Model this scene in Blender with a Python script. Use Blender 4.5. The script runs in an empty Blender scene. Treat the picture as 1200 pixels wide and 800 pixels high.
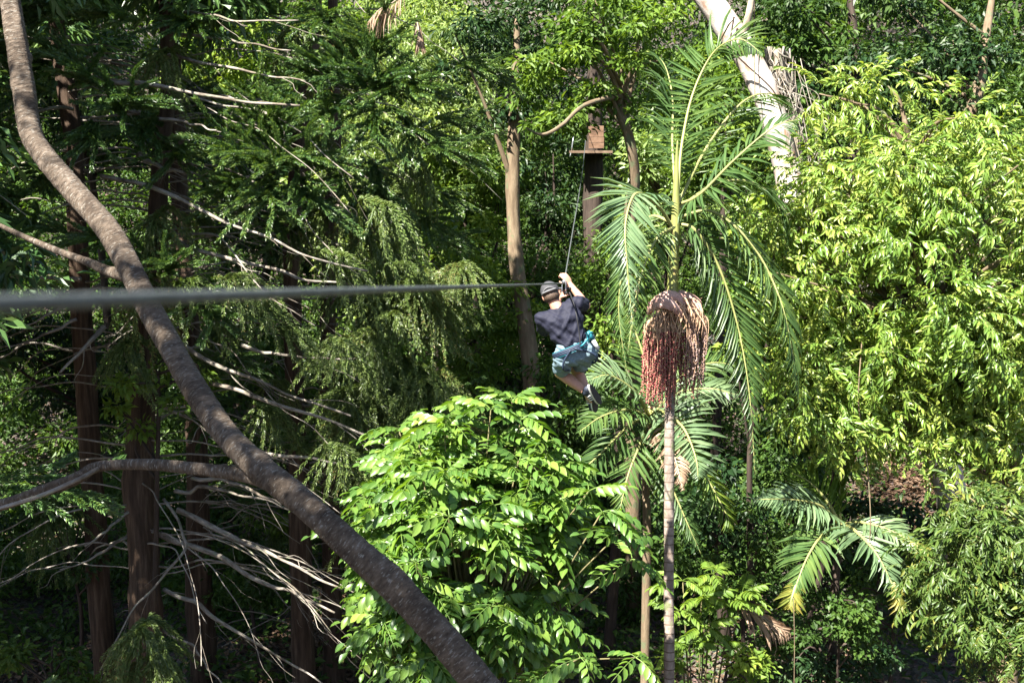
import bpy, math, random
import numpy as np
from mathutils import Vector, Matrix

sc = bpy.context.scene
col = sc.collection
R = math.radians

# ------------------------------------------------------------------ camera, sky, sun, exposure
F = 40.0 / 36.0 * 1200.0            # focal length in photo pixels (1200 wide)
CAM = np.array([0.0, 0.0, 10.0])    # standing on a tree platform ten metres up
PITCH = R(9.4)
cam_d = bpy.data.cameras.new("camera")
cam = bpy.data.objects.new("camera", cam_d)
col.objects.link(cam)
cam.location = CAM
cam.rotation_euler = (math.pi / 2 - PITCH, 0, 0)
cam_d.lens = 40.0
cam_d.sensor_width = 36.0
cam_d.clip_start = 0.03
cam_d.clip_end = 1000.0
cam_d.dof.use_dof = True
cam_d.dof.focus_distance = 11.5
cam_d.dof.aperture_fstop = 7.0
sc.camera = cam

SUN_EL, SUN_AZ = R(54), R(-138)     # azimuth from +Y (view direction), negative = to the left
sun_dir = np.array([math.sin(SUN_AZ) * math.cos(SUN_EL), math.cos(SUN_AZ) * math.cos(SUN_EL), math.sin(SUN_EL)])
w = bpy.data.worlds.new("World")
sc.world = w
w.use_nodes = True
wn = w.node_tree.nodes
sky = wn.new("ShaderNodeTexSky")
sky.sky_type = 'NISHITA'
sky.sun_disc = False
sky.sun_elevation = SUN_EL
sky.sun_rotation = SUN_AZ
w.node_tree.links.new(sky.outputs[0], wn["Background"].inputs[0])
wn["Background"].inputs[1].default_value = 0.05
sl = bpy.data.lights.new("sun", 'SUN')
sl.energy = 5.0
sl.angle = R(0.5)
sl.color = (1.0, 0.95, 0.86)
so = bpy.data.objects.new("sun", sl)
col.objects.link(so)
so.rotation_euler = Vector(sun_dir).to_track_quat('Z', 'Y').to_euler()
sc.view_settings.view_transform = 'Standard'
sc.view_settings.look = 'None'
sc.view_settings.exposure = 2.45
sc.view_settings.gamma = 1.0
sc.cycles.max_bounces = 7
sc.cycles.diffuse_bounces = 2
sc.cycles.glossy_bounces = 2
sc.cycles.transmission_bounces = 4
sc.cycles.transparent_max_bounces = 4
sc.cycles.sample_clamp_indirect = 6.0
sc.cycles.caustics_reflective = False
sc.cycles.caustics_refractive = False

# ------------------------------------------------------------------ maths helpers
RIGHT = np.array([1.0, 0, 0])
FWD = np.array([0, math.cos(PITCH), -math.sin(PITCH)])
UPC = np.array([0, math.sin(PITCH), math.cos(PITCH)])
ZUP = np.array([0, 0, 1.0])


def P(px, py, d):
    """world point seen at photo pixel (px, py) at d metres along the view axis (used to measure where things stand)"""
    return CAM + RIGHT * ((px - 600) / F * d) + UPC * ((400 - py) / F * d) + FWD * d


def PL(seq, d=None):
    return np.array([P(q[0], q[1], q[2] if len(q) > 2 else d) for q in seq])


def C(v):
    """direction given as (right, up, toward the viewer)"""
    return RIGHT * v[0] + UPC * v[1] - FWD * v[2]


def nrm(a):
    return a / np.maximum(np.linalg.norm(a, axis=-1, keepdims=True), 1e-9)


def spline(pts, n):
    pts = np.asarray(pts, float)
    if len(pts) == 2:
        t = np.linspace(0, 1, n)[:, None]
        return pts[0] * (1 - t) + pts[1] * t
    p = np.vstack([2 * pts[0] - pts[1], pts, 2 * pts[-1] - pts[-2]])
    u = np.linspace(0, len(pts) - 1 - 1e-9, n)
    i = u.astype(int)
    t = (u - i)[:, None]
    a, b, c, d = p[i], p[i + 1], p[i + 2], p[i + 3]
    return 0.5 * ((2 * b) + (c - a) * t + (2 * a - 5 * b + 4 * c - d) * t ** 2 + (3 * b - a - 3 * c + d) * t ** 3)


def hill(x, y):
    """height of the ground"""
    x = np.asarray(x, float); y = np.asarray(y, float)
    z = 1.2 + 0.0 * x
    z = z + 0.32 * np.maximum(y - 17, 0) * np.clip((y - 17) / 22, 0.15, 1)
    z = z + 0.22 * np.maximum(x - 3.0, 0) * np.clip((y - 6) / 12, 0, 1) * np.clip(1.3 - np.maximum(x - 14, 0) / 60, 0, 1)
    z = z + 0.10 * np.maximum(-x - 10, 0)
    z = z + 0.22 * np.maximum(3 - y, 0)
    z = np.where(z > 30, 30 + (z - 30) * 0.25, z)
    return z + 0.22 * np.sin(x * 0.7 + 1) * np.cos(y * 0.53) + 0.1 * np.sin(x * 1.9 + y * 1.3)


def merge(items):
    """join (V, faces-list, attrs) pieces"""
    V, fs, at, off = [], {}, {}, 0
    for v, f, a in items:
        V.append(v)
        for arr in f:
            if len(arr):
                fs.setdefault(arr.shape[1], []).append(arr + off)
        for k, x in a.items():
            at.setdefault(k, []).append(x)
        off += len(v)
    return np.vstack(V), [np.vstack(x) for x in fs.values()], {k: np.concatenate(x) for k, x in at.items()}


def mesh(name, V, faces, mat, attrs=None, smooth=True):
    me = bpy.data.meshes.new(name)
    V = np.ascontiguousarray(V, np.float32)
    me.vertices.add(len(V))
    me.vertices.foreach_set("co", V.ravel())
    nl = sum(f.size for f in faces)
    npoly = sum(len(f) for f in faces)
    me.loops.add(nl)
    me.polygons.add(npoly)
    me.loops.foreach_set("vertex_index", np.concatenate([f.ravel() for f in faces]).astype(np.int32))
    tot = np.concatenate([np.full(len(f), f.shape[1]) for f in faces])
    me.polygons.foreach_set("loop_start", (np.cumsum(tot) - tot).astype(np.int32))
    me.polygons.foreach_set("use_smooth", np.full(npoly, smooth))
    for k, a in (attrs or {}).items():
        a = np.ascontiguousarray(a, np.float32)
        if a.ndim == 1:
            me.attributes.new(k, 'FLOAT', 'POINT').data.foreach_set("value", a)
        else:
            me.attributes.new(k, 'FLOAT_VECTOR', 'POINT').data.foreach_set("vector", a.ravel())
    me.update(calc_edges=True)
    me.materials.append(mat)
    return me


class Thing:
    """an Empty at the thing's base that parents its parts"""
    def __init__(self, name, label, cat, loc, group=None):
        self.o = bpy.data.objects.new(name, None)
        self.o.empty_display_size = 0.2
        col.objects.link(self.o)
        self.loc = np.asarray(loc, float)
        self.o.location = self.loc
        self.o['label'] = label
        self.o['category'] = cat
        if group:
            self.o['group'] = group

    def part(self, name, geo, mat, parent=None, smooth=True, stuff=False, label=None):
        V, f, a = geo
        ob = bpy.data.objects.new(name, mesh(name, V - self.loc, f, mat, a, smooth))
        col.objects.link(ob)
        ob.parent = parent or self.o
        if stuff:
            ob['kind'] = 'stuff'
        if label:
            ob['label'] = label
        return ob

    def place(self, name, me, M, parent=None):
        """an object of shared mesh data set by a world 3x3 basis (columns) and a point"""
        B, p = M
        ob = bpy.data.objects.new(name, me)
        col.objects.link(ob)
        ob.parent = parent or self.o
        q = p - self.loc
        ob.matrix_basis = Matrix(((*B[0], q[0]), (*B[1], q[1]), (*B[2], q[2]), (0, 0, 0, 1)))
        return ob


def single(name, geo, mat, label=None, cat=None, group=None, kind=None, smooth=True):
    V, f, a = geo
    o = V.mean(0)
    o[2] = V[:, 2].min()
    ob = bpy.data.objects.new(name, mesh(name, V - o, f, mat, a, smooth))
    ob.location = o
    col.objects.link(ob)
    for k, v in (('label', label), ('category', cat), ('group', group), ('kind', kind)):
        if v:
            ob[k] = v
    return ob


def frames(p):
    t = nrm(np.gradient(p, axis=0))
    n0 = np.cross(t[0], ZUP if abs(t[0][2]) < 0.9 else RIGHT)
    N = [n0 / np.linalg.norm(n0)]
    for i in range(1, len(p)):
        v = N[-1] - t[i] * np.dot(N[-1], t[i])
        N.append(v / np.linalg.norm(v))
    N = np.array(N)
    return t, N, np.cross(t, N)


def tube(pts, rad, sides=10, seg=None, rough=0.0, seed=0, lump=0.0, raw=False, strands=0, lay=0.09, knots=0):
    pts = np.asarray(pts, float)
    seg = seg or max(4, len(pts) * 5)
    p = pts if raw else spline(pts, seg)
    seg = len(p)
    rad = np.atleast_1d(rad).astype(float)
    r = np.interp(np.linspace(0, 1, seg), np.linspace(0, 1, len(rad)), rad)
    rg = np.random.default_rng(seed)
    t, N, B = frames(p)
    s = np.concatenate([[0], np.cumsum(np.linalg.norm(np.diff(p, axis=0), axis=1))])
    a = np.linspace(0, 2 * np.pi, sides, endpoint=False)
    ph = rg.uniform(0, 6.28, 8)
    A, S = np.meshgrid(a, s)
    rs = 1 + rough * (0.5 * np.sin(2 * A + 1.7 * S + ph[0]) + 0.4 * np.sin(3 * A - 2.9 * S + ph[1]) + 0.3 * np.sin(5 * A + ph[2] + np.sin(S * 2 + ph[3])))
    rs += lump * (np.sin(6.1 * S + ph[4]) * np.sin(2.3 * S + ph[5])) + rough * 0.35 * rg.normal(size=A.shape)
    if strands:
        rs = rs * (1 + .10 * np.abs(np.cos(strands / 2 * (A + S * 6.2832 / lay))))
    for _ in range(knots):
        ks, ka = rg.uniform(.05, .95) * s[-1], rg.uniform(0, 6.28)
        da = np.abs((A - ka + math.pi) % 6.2832 - math.pi)
        rs = rs + rg.uniform(.10, .28) * np.exp(-((S - ks) / rg.uniform(.04, .11)) ** 2 - (da / rg.uniform(.3, .6)) ** 2)
    rr = r[:, None] * rs
    V = p[:, None, :] + (np.cos(A) * rr)[..., None] * N[:, None] + (np.sin(A) * rr)[..., None] * B[:, None]
    V = V.reshape(-1, 3)
    i = np.arange(seg - 1)[:, None] * sides
    j = np.arange(sides)[None]
    k = (j + 1) % sides
    q = np.stack([i + j, i + k, i + sides + k, i + sides + j], -1).reshape(-1, 4)
    V = np.vstack([V, p[0], p[-1]])
    c0, c1 = len(V) - 2, len(V) - 1
    jj = np.arange(sides); kk = (jj + 1) % sides
    caps = np.vstack([np.stack([kk, jj, np.full(sides, c0)], -1), np.stack([(seg - 1) * sides + jj, (seg - 1) * sides + kk, np.full(sides, c1)], -1)])
    tuv = np.stack([np.cos(A) * r[:, None], np.sin(A) * r[:, None], S], -1).reshape(-1, 3)
    tuv = np.vstack([tuv, [0, 0, 0], [0, 0, s[-1]]])
    return V, [q, caps], {'tuv': tuv + rg.uniform(0, 40)}


def cylinder(p0, p1, r, sides=14):
    return tube([p0, p1], [r], sides=sides, seg=2)


def box(c, ax, half):
    """box with centre, 3 axes (rows) and half sizes"""
    c = np.asarray(c, float); ax = np.asarray(ax, float)
    S = np.array([[x, y, z] for x in (-1, 1) for y in (-1, 1) for z in (-1, 1)], float)
    V = c + (S * np.asarray(half)) @ ax
    f = np.array([[0, 1, 3, 2], [4, 6, 7, 5], [0, 4, 5, 1], [2, 3, 7, 6], [0, 2, 6, 4], [1, 5, 7, 3]])
    return V, [f], {'tuv': V}


# ------------------------------------------------------------------ leaves
T_SMALL = (np.array([[0, 0, 0], [-.5, .42, .1], [.5, .42, .1], [0, 1, -.08]], float), np.array([[0, 2, 3], [0, 3, 1]]))
T_BIG = (np.array([[0, 0, 0], [-.40, .22, .10], [0, .22, .02], [.40, .22, .10], [-.5, .55, .08], [0, .55, -.01], [.5, .55, .08],
                   [-.27, .84, -.02], [0, .84, -.09], [.27, .84, -.02], [0, 1, -.17]], float),
         np.array([[0, 2, 1], [0, 3, 2], [1, 2, 5], [1, 5, 4], [2, 3, 6], [2, 6, 5], [4, 5, 8], [4, 8, 7], [5, 6, 9], [5, 9, 8], [7, 8, 10], [8, 9, 10]]))
T_BLADE = (np.array([[0, 0, 0], [-.5, .3, .25], [.5, .3, .25], [-.42, .68, -.1], [.42, .68, -.1], [0, .3, 0], [0, .68, -.5], [0, 1, -1.6]], float),
           np.array([[0, 5, 1], [0, 2, 5], [1, 5, 6], [1, 6, 3], [5, 2, 4], [5, 4, 6], [3, 6, 7], [6, 4, 7]]))


def leaves(pos, d, n, L, W, rnd, T=T_SMALL, zs=1.0):
    """place leaf template T at each pos, along d, facing n"""
    N = len(pos)
    d = nrm(d)
    s = nrm(np.cross(d, n))
    n = np.cross(s, d)
    t, tf = T
    k = len(t)
    L = np.broadcast_to(np.asarray(L, float), (N,))[:, None, None]
    W = np.broadcast_to(np.asarray(W, float), (N,))[:, None, None]
    V = pos[:, None] + t[None, :, 0, None] * W * s[:, None] + t[None, :, 1, None] * L * d[:, None] + t[None, :, 2, None] * (L if T is not T_BLADE else W) * zs * n[:, None]
    Fc = (tf[None] + (np.arange(N) * k)[:, None, None]).reshape(-1, 3)
    return V.reshape(-1, 3), [Fc], {'rnd': np.repeat(rnd, k), 'lx': np.tile(np.abs(t[:, 0]) * 2, N)}


def rdir(rg, n):
    return nrm(rg.normal(size=(n, 3)))


def clump_leaves(rg, cen, cr, nl, L, W, droop=0.35, flat=0.6, rb=None, spread=0.55):
    """nl leaves round each clump centre"""
    K = len(cen)
    idx = np.repeat(np.arange(K), nl)
    u = rdir(rg, len(idx))
    r = rg.uniform(0, 1, len(idx)) ** 0.5
    off = u * r[:, None] * np.array([1, 1, flat])
    crs = cr * rg.uniform(0.65, 1.3, K)
    pos = cen[idx] + off * crs[idx][:, None]
    d = nrm(off + spread * rdir(rg, len(idx)) - np.array([0, 0, droop]))
    n = nrm(ZUP * 0.8 + 0.5 * off + 0.65 * rdir(rg, len(idx)))
    base = (rg.uniform(0, 1, K) if rb is None else rb)
    rnd = np.clip(0.55 * base[idx] + 0.45 * rg.uniform(0, 1, len(idx)), 0, 1)
    sz = rg.uniform(0.6, 1.25, len(idx))
    return leaves(pos, d, n, L * sz, W * sz, rnd)


def crown_centres(rg, c, rad, k, inner=0.35):
    u = rdir(rg, k)
    ph = rg.uniform(0, 6.28, 4)
    lob = 1 + 0.22 * np.sin(3 * np.arctan2(u[:, 1], u[:, 0]) + ph[0] + 2 * u[:, 2]) + 0.15 * np.sin(5 * u[:, 2] + 4 * u[:, 0] + ph[1])
    r = (inner + (1 - inner) * rg.uniform(0, 1, k) ** 0.6) * lob
    return c + u * r[:, None] * rad


# ------------------------------------------------------------------ materials
def nodes(name):
    m = bpy.data.materials.new(name)
    m.use_nodes = True
    nt = m.node_tree
    return m, nt, nt.nodes, nt.links, nt.nodes["Principled BSDF"]


def ramp(nd, stops):
    r = nd.new("ShaderNodeValToRGB")
    e = r.color_ramp.elements
    while len(e) < len(stops):
        e.new(0.5)
    for el, (p, c) in zip(e, stops):
        el.position = p
        el.color = (*c, 1)
    return r


def leafmat(name, stops, trans=0.38, rough=0.42, spec=0.4, rib=0.0, tint=(1.25, 1.2, 0.45), patch=0.25):
    m, nt, nd, lk, bs = nodes(name)
    at = nd.new("ShaderNodeAttribute"); at.attribute_name = "rnd"
    oi = nd.new("ShaderNodeObjectInfo")
    tc = nd.new("ShaderNodeTexCoord")
    nz = nd.new("ShaderNodeTexNoise"); nz.inputs["Scale"].default_value = 0.9; nz.inputs["Detail"].default_value = 2
    geo = nd.new("ShaderNodeNewGeometry")
    lk.new(geo.outputs["Position"], nz.inputs["Vector"])
    a1 = nd.new("ShaderNodeMath"); a1.operation = 'MULTIPLY_ADD'
    lk.new(oi.outputs["Random"], a1.inputs[0]); a1.inputs[1].default_value = 0.3; lk.new(at.outputs["Fac"], a1.inputs[2])
    a2 = nd.new("ShaderNodeMath"); a2.operation = 'MULTIPLY_ADD'
    lk.new(nz.outputs["Fac"], a2.inputs[0]); a2.inputs[1].default_value = patch * 2; lk.new(a1.outputs[0], a2.inputs[2])
    a3 = nd.new("ShaderNodeMath"); a3.operation = 'ADD'; a3.inputs[1].default_value = -0.15 - patch
    lk.new(a2.outputs[0], a3.inputs[0])
    rp = ramp(nd, stops)
    lk.new(a3.outputs[0], rp.inputs[0])
    out = rp.outputs[0]
    if rib:
        lx = nd.new("ShaderNodeAttribute"); lx.attribute_name = "lx"
        mr = nd.new("ShaderNodeMapRange"); mr.inputs[1].default_value = 0.0; mr.inputs[2].default_value = 0.16; mr.inputs[3].default_value = rib; mr.inputs[4].default_value = 0.0
        lk.new(lx.outputs["Fac"], mr.inputs[0])
        mx = nd.new("ShaderNodeMixRGB"); mx.inputs[2].default_value = (0.30, 0.40, 0.13, 1)
        lk.new(mr.outputs[0], mx.inputs[0]); lk.new(out, mx.inputs[1])
        out = mx.outputs[0]
    lk.new(out, bs.inputs["Base Color"])
    bs.inputs["Roughness"].default_value = rough
    bs.inputs["Specular IOR Level"].default_value = spec
    tr = nd.new("ShaderNodeBsdfTranslucent")
    tm = nd.new("ShaderNodeMixRGB"); tm.blend_type = 'MULTIPLY'; tm.inputs[0].default_value = 1; tm.inputs[2].default_value = (*tint, 1)
    lk.new(out, tm.inputs[1]); lk.new(tm.outputs[0], tr.inputs[0])
    ms = nd.new("ShaderNodeMixShader"); ms.inputs[0].default_value = trans
    lk.new(bs.outputs[0], ms.inputs[1]); lk.new(tr.outputs[0], ms.inputs[2])
    lk.new(ms.outputs[0], nd["Material Output"].inputs[0])
    return m


def barkmat(name, stops, stretch=(14, 14, 3), bump=0.6, fleck=None, fleck_amt=0.62, fleck_scale=(30, 30, 30), ring=0.0, rough=0.85, patch=None, patch_scale=3.0):
    m, nt, nd, lk, bs = nodes(name)
    at = nd.new("ShaderNodeAttribute"); at.attribute_name = "tuv"
    mp = nd.new("ShaderNodeMapping"); mp.inputs["Scale"].default_value = stretch
    lk.new(at.outputs["Vector"], mp.inputs[0])
    nz = nd.new("ShaderNodeTexNoise"); nz.inputs["Scale"].default_value = 1.0; nz.inputs["Detail"].default_value = 7; nz.inputs["Roughness"].default_value = 0.62
    lk.new(mp.outputs[0], nz.inputs["Vector"])
    rp = ramp(nd, stops); lk.new(nz.outputs["Fac"], rp.inputs[0])
    out = rp.outputs[0]
    h = nz.outputs["Fac"]
    if ring:
        sp = nd.new("ShaderNodeSeparateXYZ"); lk.new(at.outputs["Vector"], sp.inputs[0])
        wv = nd.new("ShaderNodeMath"); wv.operation = 'SINE'
        ml = nd.new("ShaderNodeMath"); ml.operation = 'MULTIPLY_ADD'; ml.inputs[1].default_value = ring
        lk.new(sp.outputs[2], ml.inputs[0]); lk.new(nz.outputs["Fac"], ml.inputs[2]); lk.new(ml.outputs[0], wv.inputs[0])
        gt = nd.new("ShaderNodeMath"); gt.operation = 'GREATER_THAN'; gt.inputs[1].default_value = 0.9; lk.new(wv.outputs[0], gt.inputs[0])
        mx = nd.new("ShaderNodeMixRGB"); mx.inputs[2].default_value = (0.11, 0.08, 0.06, 1)
        lk.new(gt.outputs[0], mx.inputs[0]); lk.new(out, mx.inputs[1]); out = mx.outputs[0]
    if fleck:
        mp2 = nd.new("ShaderNodeMapping"); mp2.inputs["Scale"].default_value = fleck_scale
        lk.new(at.outputs["Vector"], mp2.inputs[0])
        n2 = nd.new("ShaderNodeTexNoise"); n2.inputs["Scale"].default_value = 1; n2.inputs["Detail"].default_value = 4
        lk.new(mp2.outputs[0], n2.inputs["Vector"])
        mr = nd.new("ShaderNodeMapRange"); mr.inputs[1].default_value = fleck_amt - 0.04; mr.inputs[2].default_value = fleck_amt + 0.06
        lk.new(n2.outputs["Fac"], mr.inputs[0])
        mx = nd.new("ShaderNodeMixRGB"); mx.inputs[2].default_value = (*fleck, 1)
        lk.new(mr.outputs[0], mx.inputs[0]); lk.new(out, mx.inputs[1]); out = mx.outputs[0]
    if patch:
        n3 = nd.new("ShaderNodeTexNoise"); n3.inputs["Scale"].default_value = patch_scale; n3.inputs["Detail"].default_value = 6; n3.inputs["Roughness"].default_value = .65
        lk.new(at.outputs["Vector"], n3.inputs["Vector"])
        mr = nd.new("ShaderNodeMapRange"); mr.inputs[1].default_value = .48; mr.inputs[2].default_value = .62; mr.inputs[4].default_value = .8
        lk.new(n3.outputs["Fac"], mr.inputs[0])
        mx = nd.new("ShaderNodeMixRGB"); mx.blend_type = 'MULTIPLY'; mx.inputs[2].default_value = (*patch, 1)
        lk.new(mr.outputs[0], mx.inputs[0]); lk.new(out, mx.inputs[1]); out = mx.outputs[0]
    lk.new(out, bs.inputs["Base Color"])
    bs.inputs["Roughness"].default_value = rough
    bs.inputs["Specular IOR Level"].default_value = 0.25
    bp = nd.new("ShaderNodeBump"); bp.inputs["Strength"].default_value = bump; bp.inputs["Distance"].default_value = 0.03
    lk.new(h, bp.inputs["Height"]); lk.new(bp.outputs[0], bs.inputs["Normal"])
    return m


def plain(name, c, rough=0.6, metal=0.0, var=0.0, scale=30, bump=0.0, spec=0.4, sss=None):
    m, nt, nd, lk, bs = nodes(name)
    bs.inputs["Roughness"].default_value = rough
    bs.inputs["Metallic"].default_value = metal
    bs.inputs["Specular IOR Level"].default_value = spec
    tc = nd.new("ShaderNodeTexCoord")
    nz = nd.new("ShaderNodeTexNoise"); nz.inputs["Scale"].default_value = scale; nz.inputs["Detail"].default_value = 5
    lk.new(tc.outputs["Object"], nz.inputs["Vector"])
    lo = tuple(x * (1 - var) for x in c); hi = tuple(min(1, x * (1 + var)) for x in c)
    rp = ramp(nd, [(0.3, lo), (0.7, hi)])
    lk.new(nz.outputs["Fac"], rp.inputs[0]); lk.new(rp.outputs[0], bs.inputs["Base Color"])
    if bump:
        bp = nd.new("ShaderNodeBump"); bp.inputs["Strength"].default_value = bump; bp.inputs["Distance"].default_value = 0.01
        lk.new(nz.outputs["Fac"], bp.inputs["Height"]); lk.new(bp.outputs[0], bs.inputs["Normal"])
    return m


M = {}
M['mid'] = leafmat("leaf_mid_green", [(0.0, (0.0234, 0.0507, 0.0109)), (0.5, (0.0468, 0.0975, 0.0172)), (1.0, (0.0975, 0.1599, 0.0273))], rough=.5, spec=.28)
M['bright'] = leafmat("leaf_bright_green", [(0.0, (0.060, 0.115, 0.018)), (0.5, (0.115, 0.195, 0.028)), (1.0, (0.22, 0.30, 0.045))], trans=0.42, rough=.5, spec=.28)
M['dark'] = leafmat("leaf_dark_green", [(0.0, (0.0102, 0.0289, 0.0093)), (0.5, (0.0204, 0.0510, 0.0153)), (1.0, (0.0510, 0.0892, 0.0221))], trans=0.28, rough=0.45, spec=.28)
M['lacy'] = leafmat("leaf_pale_lacy", [(0.0, (0.1250, 0.1938, 0.0562)), (0.5, (0.2125, 0.3000, 0.0938)), (1.0, (0.3375, 0.4125, 0.1500))], trans=0.45, rough=.4, spec=.5)
M['gum'] = leafmat("leaf_yellow_green", [(0.0, (0.0507, 0.1113, 0.0168)), (0.45, (0.1116, 0.2014, 0.0273)), (0.85, (0.1928, 0.2915, 0.0473)), (1.0, (0.2537, 0.3074, 0.0578))], trans=0.36, rough=0.36, spec=0.5, rib=0.5)
M['gum_dark'] = leafmat("leaf_olive_half_shade", [(0.0, (0.0234, 0.0540, 0.0108)), (0.5, (0.0495, 0.0945, 0.0153)), (0.9, (0.0900, 0.1350, 0.0225)), (1.0, (0.1800, 0.1800, 0.0360))], trans=0.34, rough=0.42, spec=0.35, rib=0.4)  # olive leaves, with the half shade put into the darker colour
M['bush'] = leafmat("leaf_glossy_pinnate", [(0.0, (0.030, 0.078, 0.018)), (0.4, (0.068, 0.145, 0.028)), (0.7, (0.140, 0.240, 0.040)), (1.0, (0.25, 0.335, 0.06))], trans=0.42, rough=0.36, spec=0.45, rib=0.25, tint=(1.2, 1.25, 0.38), patch=0.14)
M['needle'] = leafmat("needle_green", [(0.0, (0.0320, 0.0762, 0.0218)), (0.55, (0.0720, 0.1389, 0.0353)), (1.0, (0.1520, 0.2150, 0.0504))], trans=0.2, rough=0.36, spec=0.5)
M['hang'] = leafmat("needle_olive", [(0.0, (0.0533, 0.0902, 0.0209)), (0.5, (0.1107, 0.1617, 0.0399)), (0.85, (0.1722, 0.2254, 0.0665)), (1.0, (0.2050, 0.1568, 0.0570))], trans=0.25, rough=0.42)
M['palm'] = leafmat("palm_green", [(0.0, (0.035, 0.075, 0.024)), (0.5, (0.065, 0.125, 0.036)), (1.0, (0.13, 0.19, 0.05))], trans=0.36, rough=0.42, spec=0.35, rib=0.2, patch=0.1)
M['palm_back'] = leafmat("palm_silver_green", [(0.0, (0.07, 0.13, 0.06)), (0.5, (0.13, 0.20, 0.10)), (1.0, (0.20, 0.27, 0.13))], trans=0.32, rough=0.38, spec=0.42, rib=0.2, patch=0.1)
M['palm_dead'] = leafmat("palm_dead_leaf", [(0.0, (0.20, 0.135, 0.085)), (0.5, (0.32, 0.22, 0.15)), (1.0, (0.42, 0.32, 0.23))], trans=0.25, rough=0.6, tint=(1.1, 1, .8), patch=0.1)
M['palm_tip'] = leafmat("palm_yellow_tip", [(0.0, (0.10, 0.14, 0.03)), (0.5, (0.20, 0.20, 0.04)), (1.0, (0.32, 0.26, 0.06))], trans=0.35, rough=0.4, patch=0.1)
M['litter'] = leafmat("leaf_litter_brown", [(0.0, (0.0420, 0.0224, 0.0126)), (0.5, (0.1050, 0.0595, 0.0336)), (1.0, (0.2240, 0.1470, 0.0910))], trans=0.1, rough=0.7)
M['bark_lean'] = barkmat("bark_lean_grey", [(0.28, (0.0299, 0.0213, 0.0147)), (0.5, (0.0823, 0.0617, 0.0448)), (0.72, (0.1496, 0.1175, 0.0896))], stretch=(13, 13, 34), bump=1.0, fleck=(0.20, 0.185, 0.16), fleck_amt=0.62, fleck_scale=(30, 30, 110), patch=(.5, .46, .42))
M['bark_con'] = barkmat("bark_conifer", [(0.3, (0.0180, 0.0109, 0.0069)), (0.52, (0.0588, 0.0369, 0.0238)), (0.75, (0.1260, 0.0893, 0.0620))], stretch=(16, 16, 1.6), bump=1.0)
M['bark_dark'] = barkmat("bark_dark", [(0.3, (0.020, 0.014, 0.011)), (0.6, (0.050, 0.036, 0.028)), (0.8, (0.10, 0.07, 0.05))], stretch=(14, 14, 2), bump=0.9)
M['bark_tan'] = barkmat("bark_tan", [(0.25, (0.0663, 0.0452, 0.0281)), (0.5, (0.1326, 0.0975, 0.0608)), (0.75, (0.2106, 0.1638, 0.1092))], stretch=(12, 12, 2.4), bump=0.8, fleck=(0.10, 0.11, 0.06), fleck_amt=0.6, fleck_scale=(7, 7, 5))
M['bark_pale'] = barkmat("bark_pale_limb", [(0.3, (0.16, 0.125, 0.09)), (0.6, (0.30, 0.25, 0.19)), (0.8, (0.42, 0.37, 0.30))], stretch=(10, 10, 5), bump=0.5)
M['bark_white'] = barkmat("bark_white", [(0.22, (0.2210, 0.1700, 0.1360)), (0.42, (0.3910, 0.3443, 0.3060)), (0.7, (0.5100, 0.4718, 0.4377))], stretch=(6, 6, 3), bump=0.5, fleck=(0.30, 0.19, 0.13), fleck_amt=0.60, fleck_scale=(6, 6, 5), patch=(.80, .68, .60), patch_scale=4)
M['dead_branch'] = barkmat("dead_branch_grey", [(0.3, (0.0995, 0.0828, 0.0663)), (0.5, (0.2188, 0.1923, 0.1624)), (0.7, (0.3315, 0.3016, 0.2652))], stretch=(30, 30, 9), bump=0.6, fleck=(0.22, 0.23, 0.16), fleck_amt=0.6, fleck_scale=(30, 30, 12), patch=(.42, .36, .30), patch_scale=2.5)
M['palm_trunk'] = barkmat("palm_trunk", [(0.25, (0.1040, 0.0760, 0.0600)), (0.5, (0.2080, 0.1680, 0.1400)), (0.75, (0.3360, 0.2880, 0.2480))], stretch=(14, 14, 9), bump=0.7, ring=62.0, fleck=(0.13, 0.14, 0.07), fleck_amt=0.62, fleck_scale=(6, 6, 6))
M['crownshaft'] = barkmat("palm_crownshaft", [(0.3, (0.10, 0.12, 0.035)), (0.55, (0.19, 0.20, 0.06)), (0.8, (0.28, 0.25, 0.09))], stretch=(20, 20, 2), bump=0.15, rough=0.4, fleck=(0.20, 0.12, 0.05), fleck_amt=0.63, fleck_scale=(14, 14, 4))
M['rachis'] = barkmat("palm_midrib", [(0.3, (0.17, 0.19, 0.06)), (0.6, (0.28, 0.28, 0.11)), (0.8, (0.38, 0.35, 0.18))], stretch=(20, 20, 4), bump=0.1, rough=0.45)
M['twig'] = barkmat("twig_green_brown", [(0.3, (0.07, 0.065, 0.03)), (0.6, (0.15, 0.13, 0.06)), (0.8, (0.22, 0.19, 0.1))], stretch=(20, 20, 6), bump=0.3)
M['husk'] = barkmat("palm_husk_pink", [(0.25, (0.2040, 0.0960, 0.0800)), (0.5, (0.4080, 0.2480, 0.2080)), (0.75, (0.5610, 0.4000, 0.3440))], stretch=(9, 9, 4), bump=0.5, rough=0.6)
M['stalk'] = plain("fruit_stalk", (0.42, 0.27, 0.17), 0.6, var=0.3)
M['fruit'] = leafmat("palm_fruit_red", [(0.0, (0.1320, 0.0279, 0.0277)), (0.5, (0.2464, 0.0589, 0.0581)), (1.0, (0.3520, 0.1364, 0.1221))], trans=0.0, rough=0.4)
M['fruit_old'] = leafmat("palm_fruit_dry", [(0.0, (0.12, 0.075, 0.065)), (0.5, (0.24, 0.15, 0.135)), (1.0, (0.38, 0.30, 0.27))], trans=0.0, rough=0.7)
M['cable'] = barkmat("steel_cable", [(0.3, (0.0360, 0.0408, 0.0408)), (0.55, (0.0780, 0.0870, 0.0870)), (0.8, (0.1500, 0.1620, 0.1620))], stretch=(200, 200, 60), bump=0.3, rough=0.5)
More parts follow.
